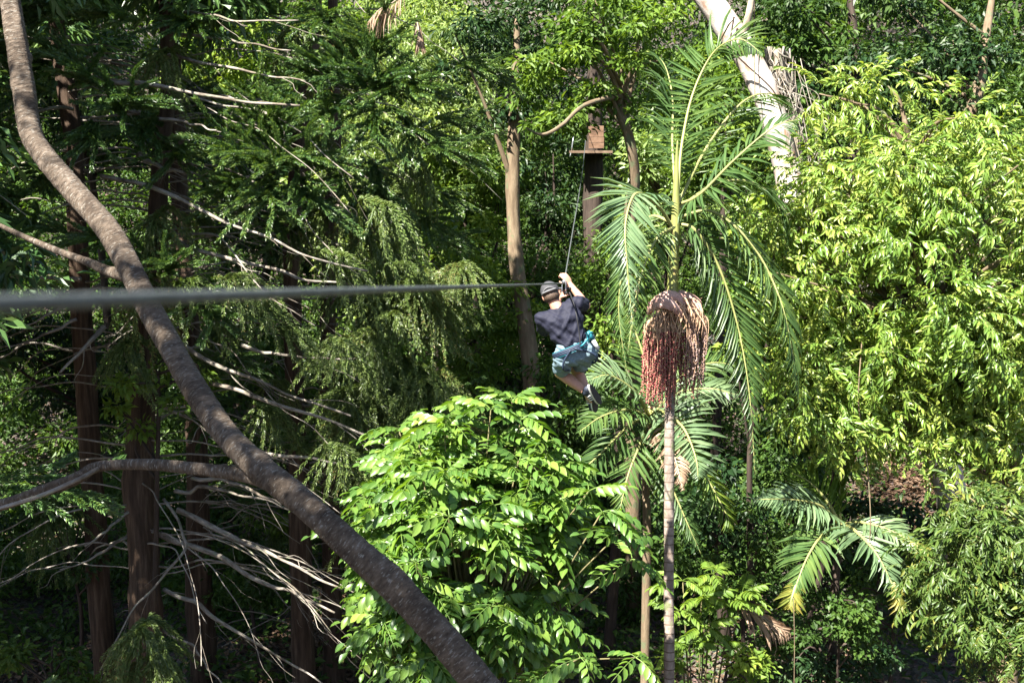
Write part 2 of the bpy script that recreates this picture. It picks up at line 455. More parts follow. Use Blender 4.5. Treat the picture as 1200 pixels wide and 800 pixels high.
M['steel'] = plain("trolley_steel", (0.5, 0.51, 0.52), 0.3, metal=0.9, var=0.15)
M['wood'] = barkmat("platform_timber", [(0.3, (0.07, 0.040, 0.025)), (0.5, (0.15, 0.088, 0.055)), (0.75, (0.23, 0.15, 0.10))], stretch=(3, 30, 4), bump=0.3, rough=0.7)
M['deck'] = barkmat("deck_timber", [(0.3, (0.0750, 0.0488, 0.0315)), (0.5, (0.1425, 0.0960, 0.0638)), (0.75, (0.2100, 0.1500, 0.1050))], stretch=(6, 30, 6), bump=0.3, rough=0.7)
M['skin'] = plain("skin", (0.43, 0.225, 0.155), 0.5, var=0.10, scale=14)
M['shirt'] = plain("navy_cotton", (0.0080, 0.0090, 0.021), 0.75, var=0.12, scale=60, bump=0.3, spec=0.3)
M['shorts'] = plain("pale_blue_denim", (0.135, 0.195, 0.23), 0.8, var=0.18, scale=45, bump=0.3, spec=0.2)
M['cap'] = plain("grey_cap_cloth", (0.036, 0.036, 0.041), 0.8, var=0.15, scale=80, bump=0.2)
M['capband'] = plain("cap_band_light", (0.11, 0.11, 0.115), 0.8, var=0.1)
M['hair'] = plain("short_brown_hair", (0.075, 0.048, 0.032), 0.6, var=0.35, scale=120, bump=0.6)
M['navy'] = plain("harness_navy", (0.012, 0.022, 0.045), 0.6, var=0.15)
M['teal'] = plain("harness_turquoise", (0.012, 0.135, 0.17), 0.55, var=0.15)
M['white'] = plain("white_plastic", (0.6, 0.61, 0.6), 0.4, var=0.05)
M['shoe'] = plain("shoe_navy", (0.018, 0.022, 0.040), 0.6, var=0.2)
M['sole'] = plain("shoe_sole", (0.030, 0.027, 0.026), 0.8, var=0.2)
M['black'] = plain("black_cord", (0.012, 0.012, 0.014), 0.6, var=0.2)

gm, nt, nd, lk, bs = nodes("forest_floor")
tc = nd.new("ShaderNodeTexCoord")
n1 = nd.new("ShaderNodeTexNoise"); n1.inputs["Scale"].default_value = 0.5; n1.inputs["Detail"].default_value = 9; n1.inputs["Roughness"].default_value = 0.7
lk.new(tc.outputs["Object"], n1.inputs["Vector"])
n2 = nd.new("ShaderNodeTexVoronoi"); n2.inputs["Scale"].default_value = 11
lk.new(tc.outputs["Object"], n2.inputs["Vector"])
r1 = ramp(nd, [(0.3, (0.020, 0.014, 0.008)), (0.5, (0.055, 0.038, 0.020)), (0.7, (0.115, 0.080, 0.048))])
lk.new(n1.outputs["Fac"], r1.inputs[0])
mx = nd.new("ShaderNodeMixRGB"); mx.blend_type = 'OVERLAY'; mx.inputs[0].default_value = 0.5
lk.new(r1.outputs[0], mx.inputs[1]); lk.new(n2.outputs["Color"], mx.inputs[2])
hs = nd.new("ShaderNodeHueSaturation"); hs.inputs["Saturation"].default_value = 0.6
lk.new(mx.outputs[0], hs.inputs["Color"]); lk.new(hs.outputs[0], bs.inputs["Base Color"])
bs.inputs["Roughness"].default_value = 0.95
bp = nd.new("ShaderNodeBump"); bp.inputs["Strength"].default_value = 0.8; bp.inputs["Distance"].default_value = 0.08
lk.new(n2.outputs["Distance"], bp.inputs["Height"]); lk.new(bp.outputs[0], bs.inputs["Normal"])
M['ground'] = gm

# ------------------------------------------------------------------ ground and what covers it
gx = np.concatenate([np.linspace(-400, -40, 30), np.linspace(-38, 38, 150), np.linspace(40, 400, 30)])
gy = np.concatenate([np.linspace(-400, -10, 30), np.linspace(-8, 70, 150), np.linspace(75, 500, 30)])
X, Y = np.meshgrid(gx, gy)
Vg = np.stack([X.ravel(), Y.ravel(), hill(X, Y).ravel()], -1)
i = (np.arange(len(gy) - 1)[:, None] * len(gx) + np.arange(len(gx) - 1)[None]).ravel()
gob = bpy.data.objects.new("ground", mesh("ground", Vg, [np.stack([i, i + 1, i + 1 + len(gx), i + len(gx)], -1)], M['ground']))
col.objects.link(gob)
gob['kind'] = 'structure'

rg = np.random.default_rng(11)
BARE = [P(385, 745, 20), P(1072, 548, 24), P(905, 765, 17), P(20, 700, 18)]


def vnoise(x, y, s):
    return (np.sin(x * s + 1.3) * np.cos(y * s * 1.1 + .4) + np.sin(x * s * 2.3 + y * s * 1.7) * 0.6 + np.sin(y * s * 3.1 - x * s * 2.9 + 2) * 0.4) / 2.0


def ground_leaves(n, L, W, hmax, y0, y1, bare_r, seed):
    rg = np.random.default_rng(seed)
    y = y0 + (y1 - y0) * np.sqrt(rg.uniform(0.02, 1, n))
    x = rg.uniform(-0.56, 0.56, n) * (y + 4)
    k = vnoise(x, y, 1.1)
    keep = k + rg.normal(0, 0.25, n) > -0.6
    for b in BARE:
        keep &= np.hypot(x - b[0], (y - b[1]) * 0.7) > bare_r * rg.uniform(0.7, 1.25, n)
    x, y, k = x[keep], y[keep], k[keep]
    n = len(x)
    mound = np.clip(k + 0.4, 0.05, 1.3) * hmax
    z = hill(x, y) + mound * rg.uniform(0.03, 1, n)
    pos = np.stack([x, y, z], -1)
    d = rdir(rg, n) * np.array([1, 1, 0.5]) + np.array([0, 0, -.1])
    nn = ZUP + 0.6 * rdir(rg, n)
    sz = rg.uniform(0.5, 1.4, n)
    return leaves(pos, d, nn, L * sz, W * sz, np.clip(0.5 + 0.3 * vnoise(x, y, 2.3) + 0.2 * rg.normal(size=n), 0, 1))


single("ground_cover", ground_leaves(230000, 0.16, 0.085, 1.0, 11, 46, 0.75, 3), M['mid'], kind='stuff', smooth=False)
# fallen leaves
n = 26000
y = rg.uniform(11, 34, n); x = rg.uniform(-0.55, 0.55, n) * (y + 3)
half = n // 2
b = np.array(BARE)[rg.integers(0, 4, half)]
x[:half] = b[:, 0] + rg.normal(0, 0.8, half); y[:half] = b[:, 1] + rg.normal(0, 1.0, half)
pos = np.stack([x, y, hill(x, y) + rg.uniform(0.01, 0.06, n)], -1)
single("leaf_litter", leaves(pos, rdir(rg, n) * [1, 1, .25], ZUP + .45 * rdir(rg, n), rg.uniform(.08, .2, n), rg.uniform(.03, .08, n), rg.uniform(0, 1, n)), M['litter'], kind='stuff', smooth=False)

# far wooded slope that reads as one mass
k = 1250
y = rg.uniform(34, 56, k); x = rg.uniform(-0.58, 0.58, k) * y
z = hill(x, y) + rg.uniform(0, 1, k) ** 1.1 * 16
cen = np.stack([x, y, z], -1)
single("distant_forest", clump_leaves(rg, cen, 1.5, 210, 0.26, 0.12, rb=np.clip(rg.normal(.5, .3, k), 0, 1)), M['mid'], kind='stuff', smooth=False)


k = 800
y = rg.uniform(19.5, 36, k); x = rg.uniform(-0.55, 0.55, k) * y
keep = np.ones(k, bool)
for b in BARE:
    keep &= np.hypot(x - b[0], (y - b[1]) * .6) > 1.6
x, y = x[keep], y[keep]
cen = np.stack([x, y, hill(x, y) + .2 + rg.uniform(0, 1, len(x)) ** 1.4 * (1.2 + 3.2 * np.clip((y - 21) / 8, 0, 1))], -1)
single("undergrowth", clump_leaves(rg, cen, .62, 190, 0.15, 0.072, rb=np.clip(rg.normal(.5, .3, len(cen)), 0, 1)), M['mid'], kind='stuff', smooth=False)

# ------------------------------------------------------------------ broad-leaved trees and shrubs
def broadleaf(name, label, cat, mat, px, py, d, rx, ry, group=None, L=0.13, W=0.06, cov=4.5, cr=0.42, bark='bark_dark', tr=0.11, seed=1,
              droop=0.35, trunk=None, radii=None, limbs=7, dz=None, inner=0.35, flat=0.6, limb_pts=None, nlc=90, spread=0.55):
    rg = np.random.default_rng(seed * 77 + 5)
    c = P(px, py, d)
    rad = np.array([rx / F * d, (dz if dz else 0.8 * (rx + ry) / 2 / F * d), ry / F * d])
    nleaf = cov * math.pi * rad[0] * rad[2] / (0.5 * L * W)
    k = max(6, int(nleaf / nlc))
    cen = crown_centres(rg, c, rad, k, inner)
    gz = hill(cen[:, 0], cen[:, 1]) + 0.15
    cen[:, 2] = np.maximum(cen[:, 2], gz)
    if trunk is None:
        bx, by = c[0] + rg.normal(0, .25), c[1] + rg.normal(0, .2)
        base = np.array([bx, by, float(hill(bx, by)) - 0.1])
        top = c + [0, 0, rad[2] * .55]
        midp = base * .5 + top * .5 + rg.normal(0, .15, 3)
        tp = np.array([base, midp, c - [0, 0, rad[2] * .4], top])
        rr = [tr, tr * .75, tr * .5, tr * .12]
    else:
        tp = PL(trunk)
        if len(trunk) and radii is None:
            rr = [tr, tr * .8, tr * .6, tr * .25]
        else:
            rr = radii
        gb = tp[0].copy()
        gzb = float(hill(gb[0], gb[1])) - 0.1
        if gb[2] > gzb + 0.3:
            gb[2] = gzb
            gb[0] += 0.1
            tp = np.vstack([gb, tp])
            rr = [rr[0] * 1.15] + list(rr)
    geo = [tube(tp, rr, sides=10, seg=36, rough=0.07, seed=seed, lump=.05)]
    sp = spline(tp, 40)
    for q in range(limbs):
        tgt = cen[rg.integers(0, k)]
        low = np.nonzero(sp[:, 2] < tgt[2] + 0.2)[0]
        st = sp[int(np.clip((low[-1] if len(low) else 10) * rg.uniform(.55, .95), 3, 38))]
        md = st * .5 + tgt * .5 + np.array([0, 0, .12]) + rg.normal(0, .12, 3)
        geo.append(tube([st, md, tgt], [tr * .42, tr * .28, tr * .08], sides=6, seg=10, rough=.05, seed=q))
    for lp, lr in (limb_pts or []):
        geo.append(tube(PL(lp), lr, sides=8, seg=22, rough=.06, seed=len(geo)))
    t = Thing(name, label, cat, tp[0], group)
    t.part("trunk", merge(geo), M[bark])
    t.part("crown", clump_leaves(rg, cen, cr, int(nleaf / k), L, W, droop=droop, flat=flat, spread=spread), M[mat], smooth=False, stuff=True)
    return t


G = "trees filling the slope behind the rider"
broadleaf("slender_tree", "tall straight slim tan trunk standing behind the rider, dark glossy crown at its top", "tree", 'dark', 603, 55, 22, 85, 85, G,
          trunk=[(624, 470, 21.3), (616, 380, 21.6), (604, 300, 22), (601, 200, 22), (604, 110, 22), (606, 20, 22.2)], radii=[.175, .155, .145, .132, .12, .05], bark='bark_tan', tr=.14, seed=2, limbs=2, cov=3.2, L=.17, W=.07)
broadleaf("twisted_tree", "twisted pale-limbed tree with a bright spreading crown over the far wooden platform", "tree", 'bright', 728, 72, 20, 124, 92, G,
          trunk=[(742, 330, 20.6), (738, 250, 20.4), (744, 210, 20.2), (738, 165, 20), (726, 125, 20), (728, 80, 19.8)], radii=[.13, .11, .10, .09, .08, .03], bark='bark_tan', tr=.12, seed=3, cov=4.2, L=.16, W=.075, cr=.38, flat=.45,
          limb_pts=[([(727, 112, 19.9), (708, 116, 19.4), (682, 125, 19), (658, 147, 18.7), (636, 158, 18.6), (616, 150, 18.5)], [.05, .04, .035, .03, .01]), ([(728, 110, 19.9), (745, 80, 19.6), (775, 70, 19.4)], [.05, .04, .015]), ([(727, 115, 19.9), (712, 80, 19.6), (690, 60, 19.3)], [.05, .035, .01])])
broadleaf("lacy_tree", "pale feathery tree left of the slim tan trunk, wispy light foliage", "tree", 'lacy', 505, 115, 26, 85, 135, G, seed=4, L=.15, W=.045, cov=5, cr=.5, droop=.45)
broadleaf("leafy_tree", "bright green tree rising at the top between the feathery tree and the conifers", "tree", 'bright', 470, 15, 29, 90, 70, G, seed=5, L=.2, W=.09)
broadleaf("leafy_tree", "mid green tree in shade right behind the slim tan trunk", "tree", 'bright', 545, 235, 26, 75, 85, G, seed=6, L=.16, W=.07)
broadleaf("leafy_tree", "dense green tree low behind the steel cable, left of the tan trunk's foot", "tree", 'bright', 545, 370, 22, 70, 95, G, seed=7, L=.14, W=.06)
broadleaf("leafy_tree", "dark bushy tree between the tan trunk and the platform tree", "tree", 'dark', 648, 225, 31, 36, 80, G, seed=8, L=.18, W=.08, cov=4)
broadleaf("leafy_tree", "pale speckled leafy tree just right of the rider's shoulder", "tree", 'bright', 714, 355, 19, 38, 88, G, seed=9, L=.12, W=.055, cov=3.2)
broadleaf("leafy_tree", "green tree below the rider's shoes, behind the young pinnate tree", "tree", 'mid', 655, 490, 18, 80, 60, G, seed=10, L=.14, W=.06)
broadleaf("leafy_tree", "tree with pale rounded leaves right of the far platform, behind the palm fronds", "tree", 'lacy', 785, 205, 27, 55, 85, G, seed=11, L=.18, W=.09)
broadleaf("leafy_tree", "deep green tree at the top behind the white trunk", "tree", 'mid', 935, 55, 27, 75, 80, G, seed=12, L=.2, W=.09, trunk=[(1000, 330, 27.5), (1002, 180, 27.3), (1001, 60, 27), (995, -20, 27)], radii=[.2, .17, .14, .05])
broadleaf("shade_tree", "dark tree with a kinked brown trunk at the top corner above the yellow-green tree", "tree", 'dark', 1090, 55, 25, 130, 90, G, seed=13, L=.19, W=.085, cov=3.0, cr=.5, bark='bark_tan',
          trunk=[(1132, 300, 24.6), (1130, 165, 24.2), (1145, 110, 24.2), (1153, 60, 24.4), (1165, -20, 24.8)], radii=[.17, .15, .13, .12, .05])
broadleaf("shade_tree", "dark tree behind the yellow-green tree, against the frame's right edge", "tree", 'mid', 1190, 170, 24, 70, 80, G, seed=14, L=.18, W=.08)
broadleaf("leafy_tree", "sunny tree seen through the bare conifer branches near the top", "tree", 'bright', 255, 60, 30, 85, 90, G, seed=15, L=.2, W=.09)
broadleaf("leafy_tree", "dark tree high behind the two thin conifer trunks", "tree", 'dark', 320, 230, 29, 90, 100, G, seed=16, L=.19, W=.085, cov=3.5)  # dark leaf colour stands in for shade here
broadleaf("leafy_tree", "shaded tree beyond the leaning trunk in the upper left corner", "tree", 'dark', 90, 90, 27, 110, 130, G, seed=17, L=.19, W=.085, cov=3.5)  # shade is put into the leaf colour by using the dark green
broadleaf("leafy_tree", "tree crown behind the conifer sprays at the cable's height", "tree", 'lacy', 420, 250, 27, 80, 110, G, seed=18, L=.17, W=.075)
broadleaf("leafy_tree", "leafy tree in dappled light below the cable, behind the thin conifer trunks", "tree", 'mid', 330, 410, 25, 90, 80, G, seed=19, L=.16, W=.075, cov=3.2)  # duller green instead of bright, so the colour reads as shade
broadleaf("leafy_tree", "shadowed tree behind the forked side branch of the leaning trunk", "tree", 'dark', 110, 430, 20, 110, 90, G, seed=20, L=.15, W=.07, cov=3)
broadleaf("leafy_tree", "bright leafy sapling in front of the rough conifer trunk", "tree", 'bright', 185, 455, 14.3, 65, 42, G, seed=21, L=.11, W=.06, cov=2.2, tr=.05, cr=.25)
broadleaf("leafy_tree", "glossy low tree below the hanging fruit palm's second crown", "tree", 'dark', 850, 590, 19, 70, 60, G, seed=22, L=.16, W=.07, cov=3)
broadleaf("creeper_tree", "creeper-hung tree with bright round leaves between palm and yellow-green tree", "tree", 'bright', 905, 330, 17.5, 60, 120, G, seed=23, L=.14, W=.10, cov=4.5, cr=.3, tr=.06)
broadleaf("creeper_tree", "shaded creeper-hung tree under the yellow-green tree's crown", "tree", 'mid', 975, 480, 18, 75, 70, G, seed=24, L=.12, W=.09, cov=4.5, cr=.3, tr=.06)
broadleaf("leafy_tree", "tree behind the white trunk, green crown between its top and the palm", "tree", 'bright', 850, 150, 24, 65, 120, G, seed=25, L=.17, W=.075)
GS = "shrubs of the gully floor"
broadleaf("shrub", "small leaved shrub in dappled light under the long dead branches", "shrub", 'mid', 300, 660, 18.5, 70, 50, GS, seed=30, L=.11, W=.06, cov=3, tr=.04, cr=.25)
broadleaf("shrub", "bright shrub at the foot of the two thin conifer trunks", "shrub", 'bright', 345, 585, 19, 55, 38, GS, seed=31, L=.11, W=.06, cov=2.2, tr=.04, cr=.25)
broadleaf("shrub", "green shrub in the bottom left corner", "shrub", 'mid', 60, 790, 14, 80, 32, GS, seed=32, L=.1, W=.055, cov=3, tr=.04, cr=.22)
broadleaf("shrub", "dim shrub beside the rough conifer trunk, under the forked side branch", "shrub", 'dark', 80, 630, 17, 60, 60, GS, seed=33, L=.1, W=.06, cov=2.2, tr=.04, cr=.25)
broadleaf("shrub", "small creeping shrub right of the small palm's foot", "shrub", 'mid', 1050, 700, 17, 70, 60, GS, seed=34, L=.08, W=.06, cov=2.5, tr=.04, cr=.25)
broadleaf("shrub", "grey-green shrub between fern and small palm", "shrub", 'mid', 885, 645, 17, 45, 50, GS, seed=35, L=.08, W=.06, cov=3, tr=.04, cr=.22)
broadleaf("shrub", "low bright shrub at the bottom edge right of the palm trunk", "shrub", 'bright', 850, 785, 14, 55, 30, GS, seed=36, L=.1, W=.055, cov=3, tr=.04, cr=.2)
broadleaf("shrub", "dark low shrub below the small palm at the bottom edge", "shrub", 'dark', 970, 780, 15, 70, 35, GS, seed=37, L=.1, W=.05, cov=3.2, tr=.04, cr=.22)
broadleaf("shrub", "tangled shrub of small round leaves in front of the small palm's stem", "shrub", 'mid', 985, 715, 14.2, 60, 42, GS, seed=38, L=.075, W=.055, cov=3.5, tr=.03, cr=.2)
broadleaf("shrub", "shaded shrub between the brown fallen frond and the bottom edge", "shrub", 'mid', 915, 745, 15.5, 45, 26, GS, seed=39, L=.08, W=.05, cov=2.5, tr=.03, cr=.2)
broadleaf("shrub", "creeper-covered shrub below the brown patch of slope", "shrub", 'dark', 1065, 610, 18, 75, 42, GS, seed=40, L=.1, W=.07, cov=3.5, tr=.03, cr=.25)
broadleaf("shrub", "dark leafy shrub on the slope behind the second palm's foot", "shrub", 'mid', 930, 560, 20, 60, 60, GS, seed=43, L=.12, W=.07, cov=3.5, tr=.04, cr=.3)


# ------------------------------------------------------------------ twigs and compound leaves as single pieces
def compound(rg, L, nl, lw, ll, droop):
    """one pinnate leaf along +Y, face +Z"""
    s = np.linspace(0, 1, 12)
    pts = np.stack([0.03 * L * np.sin(s * 3 + rg.uniform(0, 6)), s * L * (1 - .1 * droop * s), -droop * L * s ** 2], -1)
    st = tube(pts, [0.006, .003], sides=4, seg=12, raw=True)
    pos, d, nn, sz = [], [], [], []
    for q in range(nl):
        f = 0.25 + 0.75 * q / (nl - 1)
        p = spline(pts, 60)[int(f * 59)]
        for sgn in ((-1, 1) if q < nl - 1 else (0,)):
            pos.append(p)
            d.append([sgn * 1.0, 0.55 if sgn else 1.0, -0.6 - .6 * droop * f + rg.normal(0, .15)])
            nn.append([0.25 * sgn + rg.normal(0, .12), 0.25 * f, 1])
            sz.append((0.75 + .45 * math.sin(f * 2.6)) * rg.uniform(.88, 1.1))
    lv = leaves(np.array(pos), np.array(d), np.array(nn), ll * np.array(sz), lw * np.array(sz), rg.uniform(0.25, .75, len(pos)), T_BIG)
    st = (st[0], st[1], {'rnd': np.full(len(st[0]), .6), 'lx': np.zeros(len(st[0]))})
    return merge([lv, st])


def sprig(rg, L, nl, lw, ll):
    """a drooping twig with alternate narrow leaves along +Y"""
    s = np.linspace(0, 1, 8)
    pts = np.stack([.05 * L * np.sin(s * 4 + rg.uniform(0, 6)), s * L, -.35 * L * s ** 2], -1)
    st = tube(pts, [0.004, .002], sides=3, seg=8, raw=True)
    st = (st[0], st[1], {'rnd': np.full(len(st[0]), .7), 'lx': np.zeros(len(st[0]))})
    f = np.linspace(.15, 1, nl)
    p = spline(pts, 50)[(f * 49).astype(int)]
    sg = np.where(np.arange(nl) % 2 == 0, 1, -1) * np.where(f > .98, .1, 1)
    d = np.stack([sg * rg.uniform(.5, 1, nl), rg.uniform(.3, .9, nl), -rg.uniform(.3, 1.3, nl)], -1)
    n = np.stack([.4 * sg, rg.normal(.2, .3, nl), np.ones(nl) * .9], -1) + .3 * rg.normal(size=(nl, 3))
    sz = rg.uniform(.7, 1.15, nl)
    return merge([leaves(p, d, n, ll * sz, lw * sz, rg.uniform(0.1, .9, nl), T_BIG), st])


def scatter(t, name, protos, mat, pos, d, n, sc_, rg, rnd_shift=None):
    """the 300 pieces nearest the camera as parts, the rest joined as one part"""
    d = nrm(d); s = nrm(np.cross(d, n)); n = np.cross(s, d)
    order = np.argsort(((pos - CAM) ** 2).sum(1))
    which = rg.integers(0, len(protos), len(pos))
    mes = [mesh(name, *p[:2], mat, p[2]) for p in protos]
    rest = []
    for r_, i in enumerate(order):
        B = np.stack([s[i], d[i], n[i]], 1) * sc_[i]
        if r_ < 300:
            t.place(name, mes[which[i]], (B, pos[i]))
        else:
            V, f, a = protos[which[i]]
            a = dict(a)
            a['rnd'] = np.clip(a['rnd'] + rg.uniform(0, .3), 0, 1.3)
            rest.append((V @ B.T + pos[i], f, a))
    if rest:
        t.part(name, merge(rest), mat, stuff=True)


# the young pinnate tree in the middle
rg = np.random.default_rng(21)
bc = P(543, 660, 11.2)
base = np.array([bc[0] + .15, bc[1] + .1, float(hill(bc[0], bc[1])) - .1])
bush = Thing("pinnate_tree", "young tree with large glossy pinnate leaves, round crown below the rider", "tree", base)
u = rdir(rg, 400)
u = u[u[:, 2] > -0.75][:250]
lob = 1 + .13 * np.sin(3 * np.arctan2(u[:, 1], u[:, 0]) + 1) + .10 * np.sin(5 * u[:, 2] + 3 * u[:, 0])
tips = bc + u * (rg.uniform(0.45, 1, len(u)) ** .5 * lob)[:, None] * np.array([1.18, 1.1, 1.42])
# narrower towards the foot, a shoulder reaching right
low = np.clip((bc[2] - tips[:, 2]) / 1.5, 0, 1)
tips[:, 0] = bc[0] + (tips[:, 0] - bc[0]) * (1 - .25 * low)
ex = PL([(725, 625, 10.6), (740, 655, 10.9), (705, 600, 10.5), (690, 575, 10.7), (745, 770, 10.8), (680, 770, 10.4), (640, 790, 10.4),
         (430, 585, 10.7), (410, 615, 10.8), (445, 640, 10.4), (552, 476, 11.2), (575, 480, 11), (520, 500, 11), (610, 492, 11.2), (640, 520, 11.1), (490, 515, 11), (660, 545, 11), (470, 545, 10.8), (600, 470, 11.4)])
tips = np.vstack([tips, ex])
geo = [tube([base, base * .6 + bc * .4, bc * .8 + base * .2, bc + [0, 0, .9]], [.07, .06, .045, .015], sides=10, seg=24, rough=.05)]
for q, tp in enumerate(tips):
    st = base * .25 + bc * .75 + np.array([0, 0, .9 * rg.uniform(-.4, .8)])
    geo.append(tube([st, st * .5 + tp * .5 + [0, 0, -.12], tp], [.016, .011, .006], sides=5, seg=7, seed=q))
bush.part("trunk", merge(geo), M['twig'])
pos, d, n, s_ = [], [], [], []
for tp in tips:
    out = tp - bc; out = out / np.linalg.norm(out)
    k = rg.integers(4, 7)
    a0 = rg.uniform(0, 6.28)
    for q in range(k):
        a = a0 + q * 6.283 / k + rg.normal(0, .25)
        dd = np.array([math.cos(a), math.sin(a), rg.uniform(0.05, .75)]) + .55 * out
        pos.append(tp); d.append(dd); n.append(ZUP + .5 * out + .2 * rg.normal(size=3)); s_.append(rg.uniform(.65, 1.1))
protos = [compound(rg, .33, 5, .062, .122, dr) for dr in (.5, .8, 1.0, .65)] + [compound(rg, .27, 5, .058, .11, .6), compound(rg, .36, 6, .066, .13, .9)]
scatter(bush, "leaf", protos, M['bush'], np.array(pos), np.array(d), np.array(n), np.array(s_), rg)

# yellow-green tree filling the right, and the low one below it
def sprig_tree(name, label, c, rad, k, seed, proto_args, trunk_pts, rr, lobes, bark='bark_pale', pr=.32, extra=None, mat='gum'):
    rg = np.random.default_rng(seed)
    base = trunk_pts[0]
    t = Thing(name, label, "tree", base)
    cen = crown_centres(rg, c, np.asarray(rad), lobes, .5)
    cen[:, 2] = np.maximum(cen[:, 2], hill(cen[:, 0], cen[:, 1]) + .3)
    if extra is not None:
        cen = np.vstack([cen, extra]); lobes = len(cen)
    geo = [tube(trunk_pts, rr, sides=12, seg=30, rough=.08, seed=seed)]
    sp = spline(trunk_pts, 40)
    for q in range(lobes):
        low = np.nonzero(sp[:, 2] < cen[q][2])[0]
        st = sp[int(np.clip((low[-1] if len(low) else 8) * .8, 3, 38))]
        geo.append(tube([st, st * .5 + cen[q] * .5 + [0, 0, .2], cen[q]], [rr[0] * .3, rr[0] * .16, .008], sides=6, seg=12, rough=.04, seed=q))
    t.part("trunk", merge(geo), M[bark])
    idx = rg.integers(0, lobes, k)
    off = rdir(rg, k) * (rg.uniform(0, 1, k) ** .45)[:, None] * np.array([1, 1, .8]) * pr
    pos = cen[idx] + off
    out = nrm(pos - c)
    d = nrm(off / pr) * .7 + .5 * rdir(rg, k) + np.array([0, 0, -.1])
    n = ZUP * .8 + .4 * rdir(rg, k) + .5 * out
    protos = [sprig(rg, *proto_args) for _ in range(6)]
    scatter(t, "leafy_twig", protos, M[mat], pos, d, n, rg.uniform(.7, 1.15, k), rg)
    return t


c = P(1085, 332, 14.6)
b0 = P(1190, 700, 15.2); b0[2] = float(hill(b0[0], b0[1])) - .1
sprig_tree("yellow_green_tree", "big tree with dense narrow yellow-green leaves filling the sunny right side", c, (2.0, 1.2, 2.15), 5200, 41, (.33, 12, .036, .115),
           np.array([b0, P(1180, 520, 15), P(1085, 400, 15), P(1070, 200, 14.8), P(1060, 140, 14.6)]), [.16, .14, .10, .05, .02], 120, bark='bark_tan', pr=.48, extra=PL([(905, 250, 15), (915, 300, 15.1), (900, 345, 15.2), (930, 370, 15), (915, 410, 15.2), (950, 420, 14.8), (980, 450, 14.8), (945, 470, 15.2), (1010, 470, 14.6), (1040, 490, 14.6), (1000, 510, 14.9), (1075, 500, 14.6), (1110, 480, 14.4), (1140, 500, 14.3), (1110, 530, 14.5), (1180, 480, 14.3), (1190, 520, 14.2), (1020, 440, 14.3), (960, 110, 15), (1000, 120, 14.8), (1040, 100, 14.8), (930, 200, 15.2)]))
c = P(1165, 680, 12.2)
b0 = P(1170, 800, 12.4); b0[2] = float(hill(b0[0], b0[1])) - .1
sprig_tree("small_leafy_tree", "lower tree with narrow olive leaves coloured as half shaded in the bottom right corner", c, (.68, .6, 1.1), 1150, 42, (.25, 11, .030, .095),
           np.array([b0, P(1165, 720, 12.3), P(1160, 600, 12.2)]), [.06, .045, .015], 34, bark='twig', pr=.33, mat='gum_dark')

# fern-leaved shrub
rg = np.random.default_rng(51)
fb = P(820, 790, 14.5)
fb[2] = max(float(hill(fb[0], fb[1])) - .05, fb[2] - 1.5)
fb[2] = float(hill(fb[0], fb[1])) - .05
fern = Thing("fern_shrub", "lime green fern-leaved shrub right of the ringed palm trunk", "shrub", fb)
tips = PL([(800, 680, 14.3), (835, 672, 14.5), (822, 700, 14.1), (850, 690, 14.4), (795, 715, 14.2), (825, 735, 14), (858, 705, 14.3), (808, 755, 14), (842, 755, 14.1), (870, 695, 14.5)])
fern.part("stem", merge([tube([fb, fb * .4 + q * .6 + [0, 0, .1], q], [.02, .014, .006], sides=5, seg=10, seed=i) for i, q in enumerate(tips)]), M['twig'])
mef = [mesh("leaf", *g[:2], M['bright'], g[2]) for g in [compound(rg, .42, 9, .05, .13, dr) for dr in (.3, .5, .8)]]
for tp in tips:
    k = rg.integers(5, 8)
    for q in range(k):
        a = rg.uniform(0, 6.28)
        dd = nrm(np.array([math.cos(a), math.sin(a), rg.uniform(.1, .8)])); s1 = nrm(np.cross(dd, ZUP)); nn = np.cross(s1, dd)
        fern.place("leaf", mef[rg.integers(0, 3)], (np.stack([s1, dd, nn], 1) * rg.uniform(.6, 1), tp))


# ------------------------------------------------------------------ conifers
def spray(rg, ns, Ls, droop, nd_len, nd_w, step, fan=1.0, up=.25, reps=3):
    """a tuft of ropy twigs set all round with short needles; base at the origin, growing along +Y"""
    pos, d, n = [], [], []
    tw = []
    for q in range(ns):
        a = rg.normal(0, .75 * fan)
        e = rg.normal(up, .3)
        L = Ls * rg.uniform(.55, 1.1)
        dr = np.array([math.sin(a), math.cos(a), e]); dr /= np.linalg.norm(dr)
        p0 = np.array([0, rg.uniform(-.35, .5) * Ls * .8, 0]) * (1 if q else 0)
        s = np.linspace(0, 1, max(6, int(L / step)))
        pts = p0 + dr * (s * L)[:, None] + np.array([0, 0, -1.0]) * (droop * L * s ** 1.7)[:, None] + np.array([math.cos(a), -math.sin(a), 0]) * (0.06 * L * np.sin(s * 5 + q))[:, None]
        tw.append(tube(pts, [.008, .003], sides=3, seg=len(pts), raw=True))
        tg = nrm(np.gradient(pts, axis=0))
        for rep in range(reps):
            r = rdir(rg, len(pts))
            r = nrm(r - tg * (r * tg).sum(1, keepdims=True))
            pos.append(pts + r * .004); d.append(tg * .8 + r * .7); n.append(np.cross(tg, r) * .5 + r * .6 + ZUP * .3)
    pos = np.vstack(pos); d = np.vstack(d); n = np.vstack(n)
    k = len(pos)
    lv = leaves(pos, d, n, nd_len * rg.uniform(.7, 1.2, k), nd_w, rg.uniform(.1, .9, k))
    tws = [(a, b, {'rnd': np.full(len(a), .0), 'lx': np.zeros(len(a))}) for a, b, c_ in tw]
    return merge([lv] + tws)


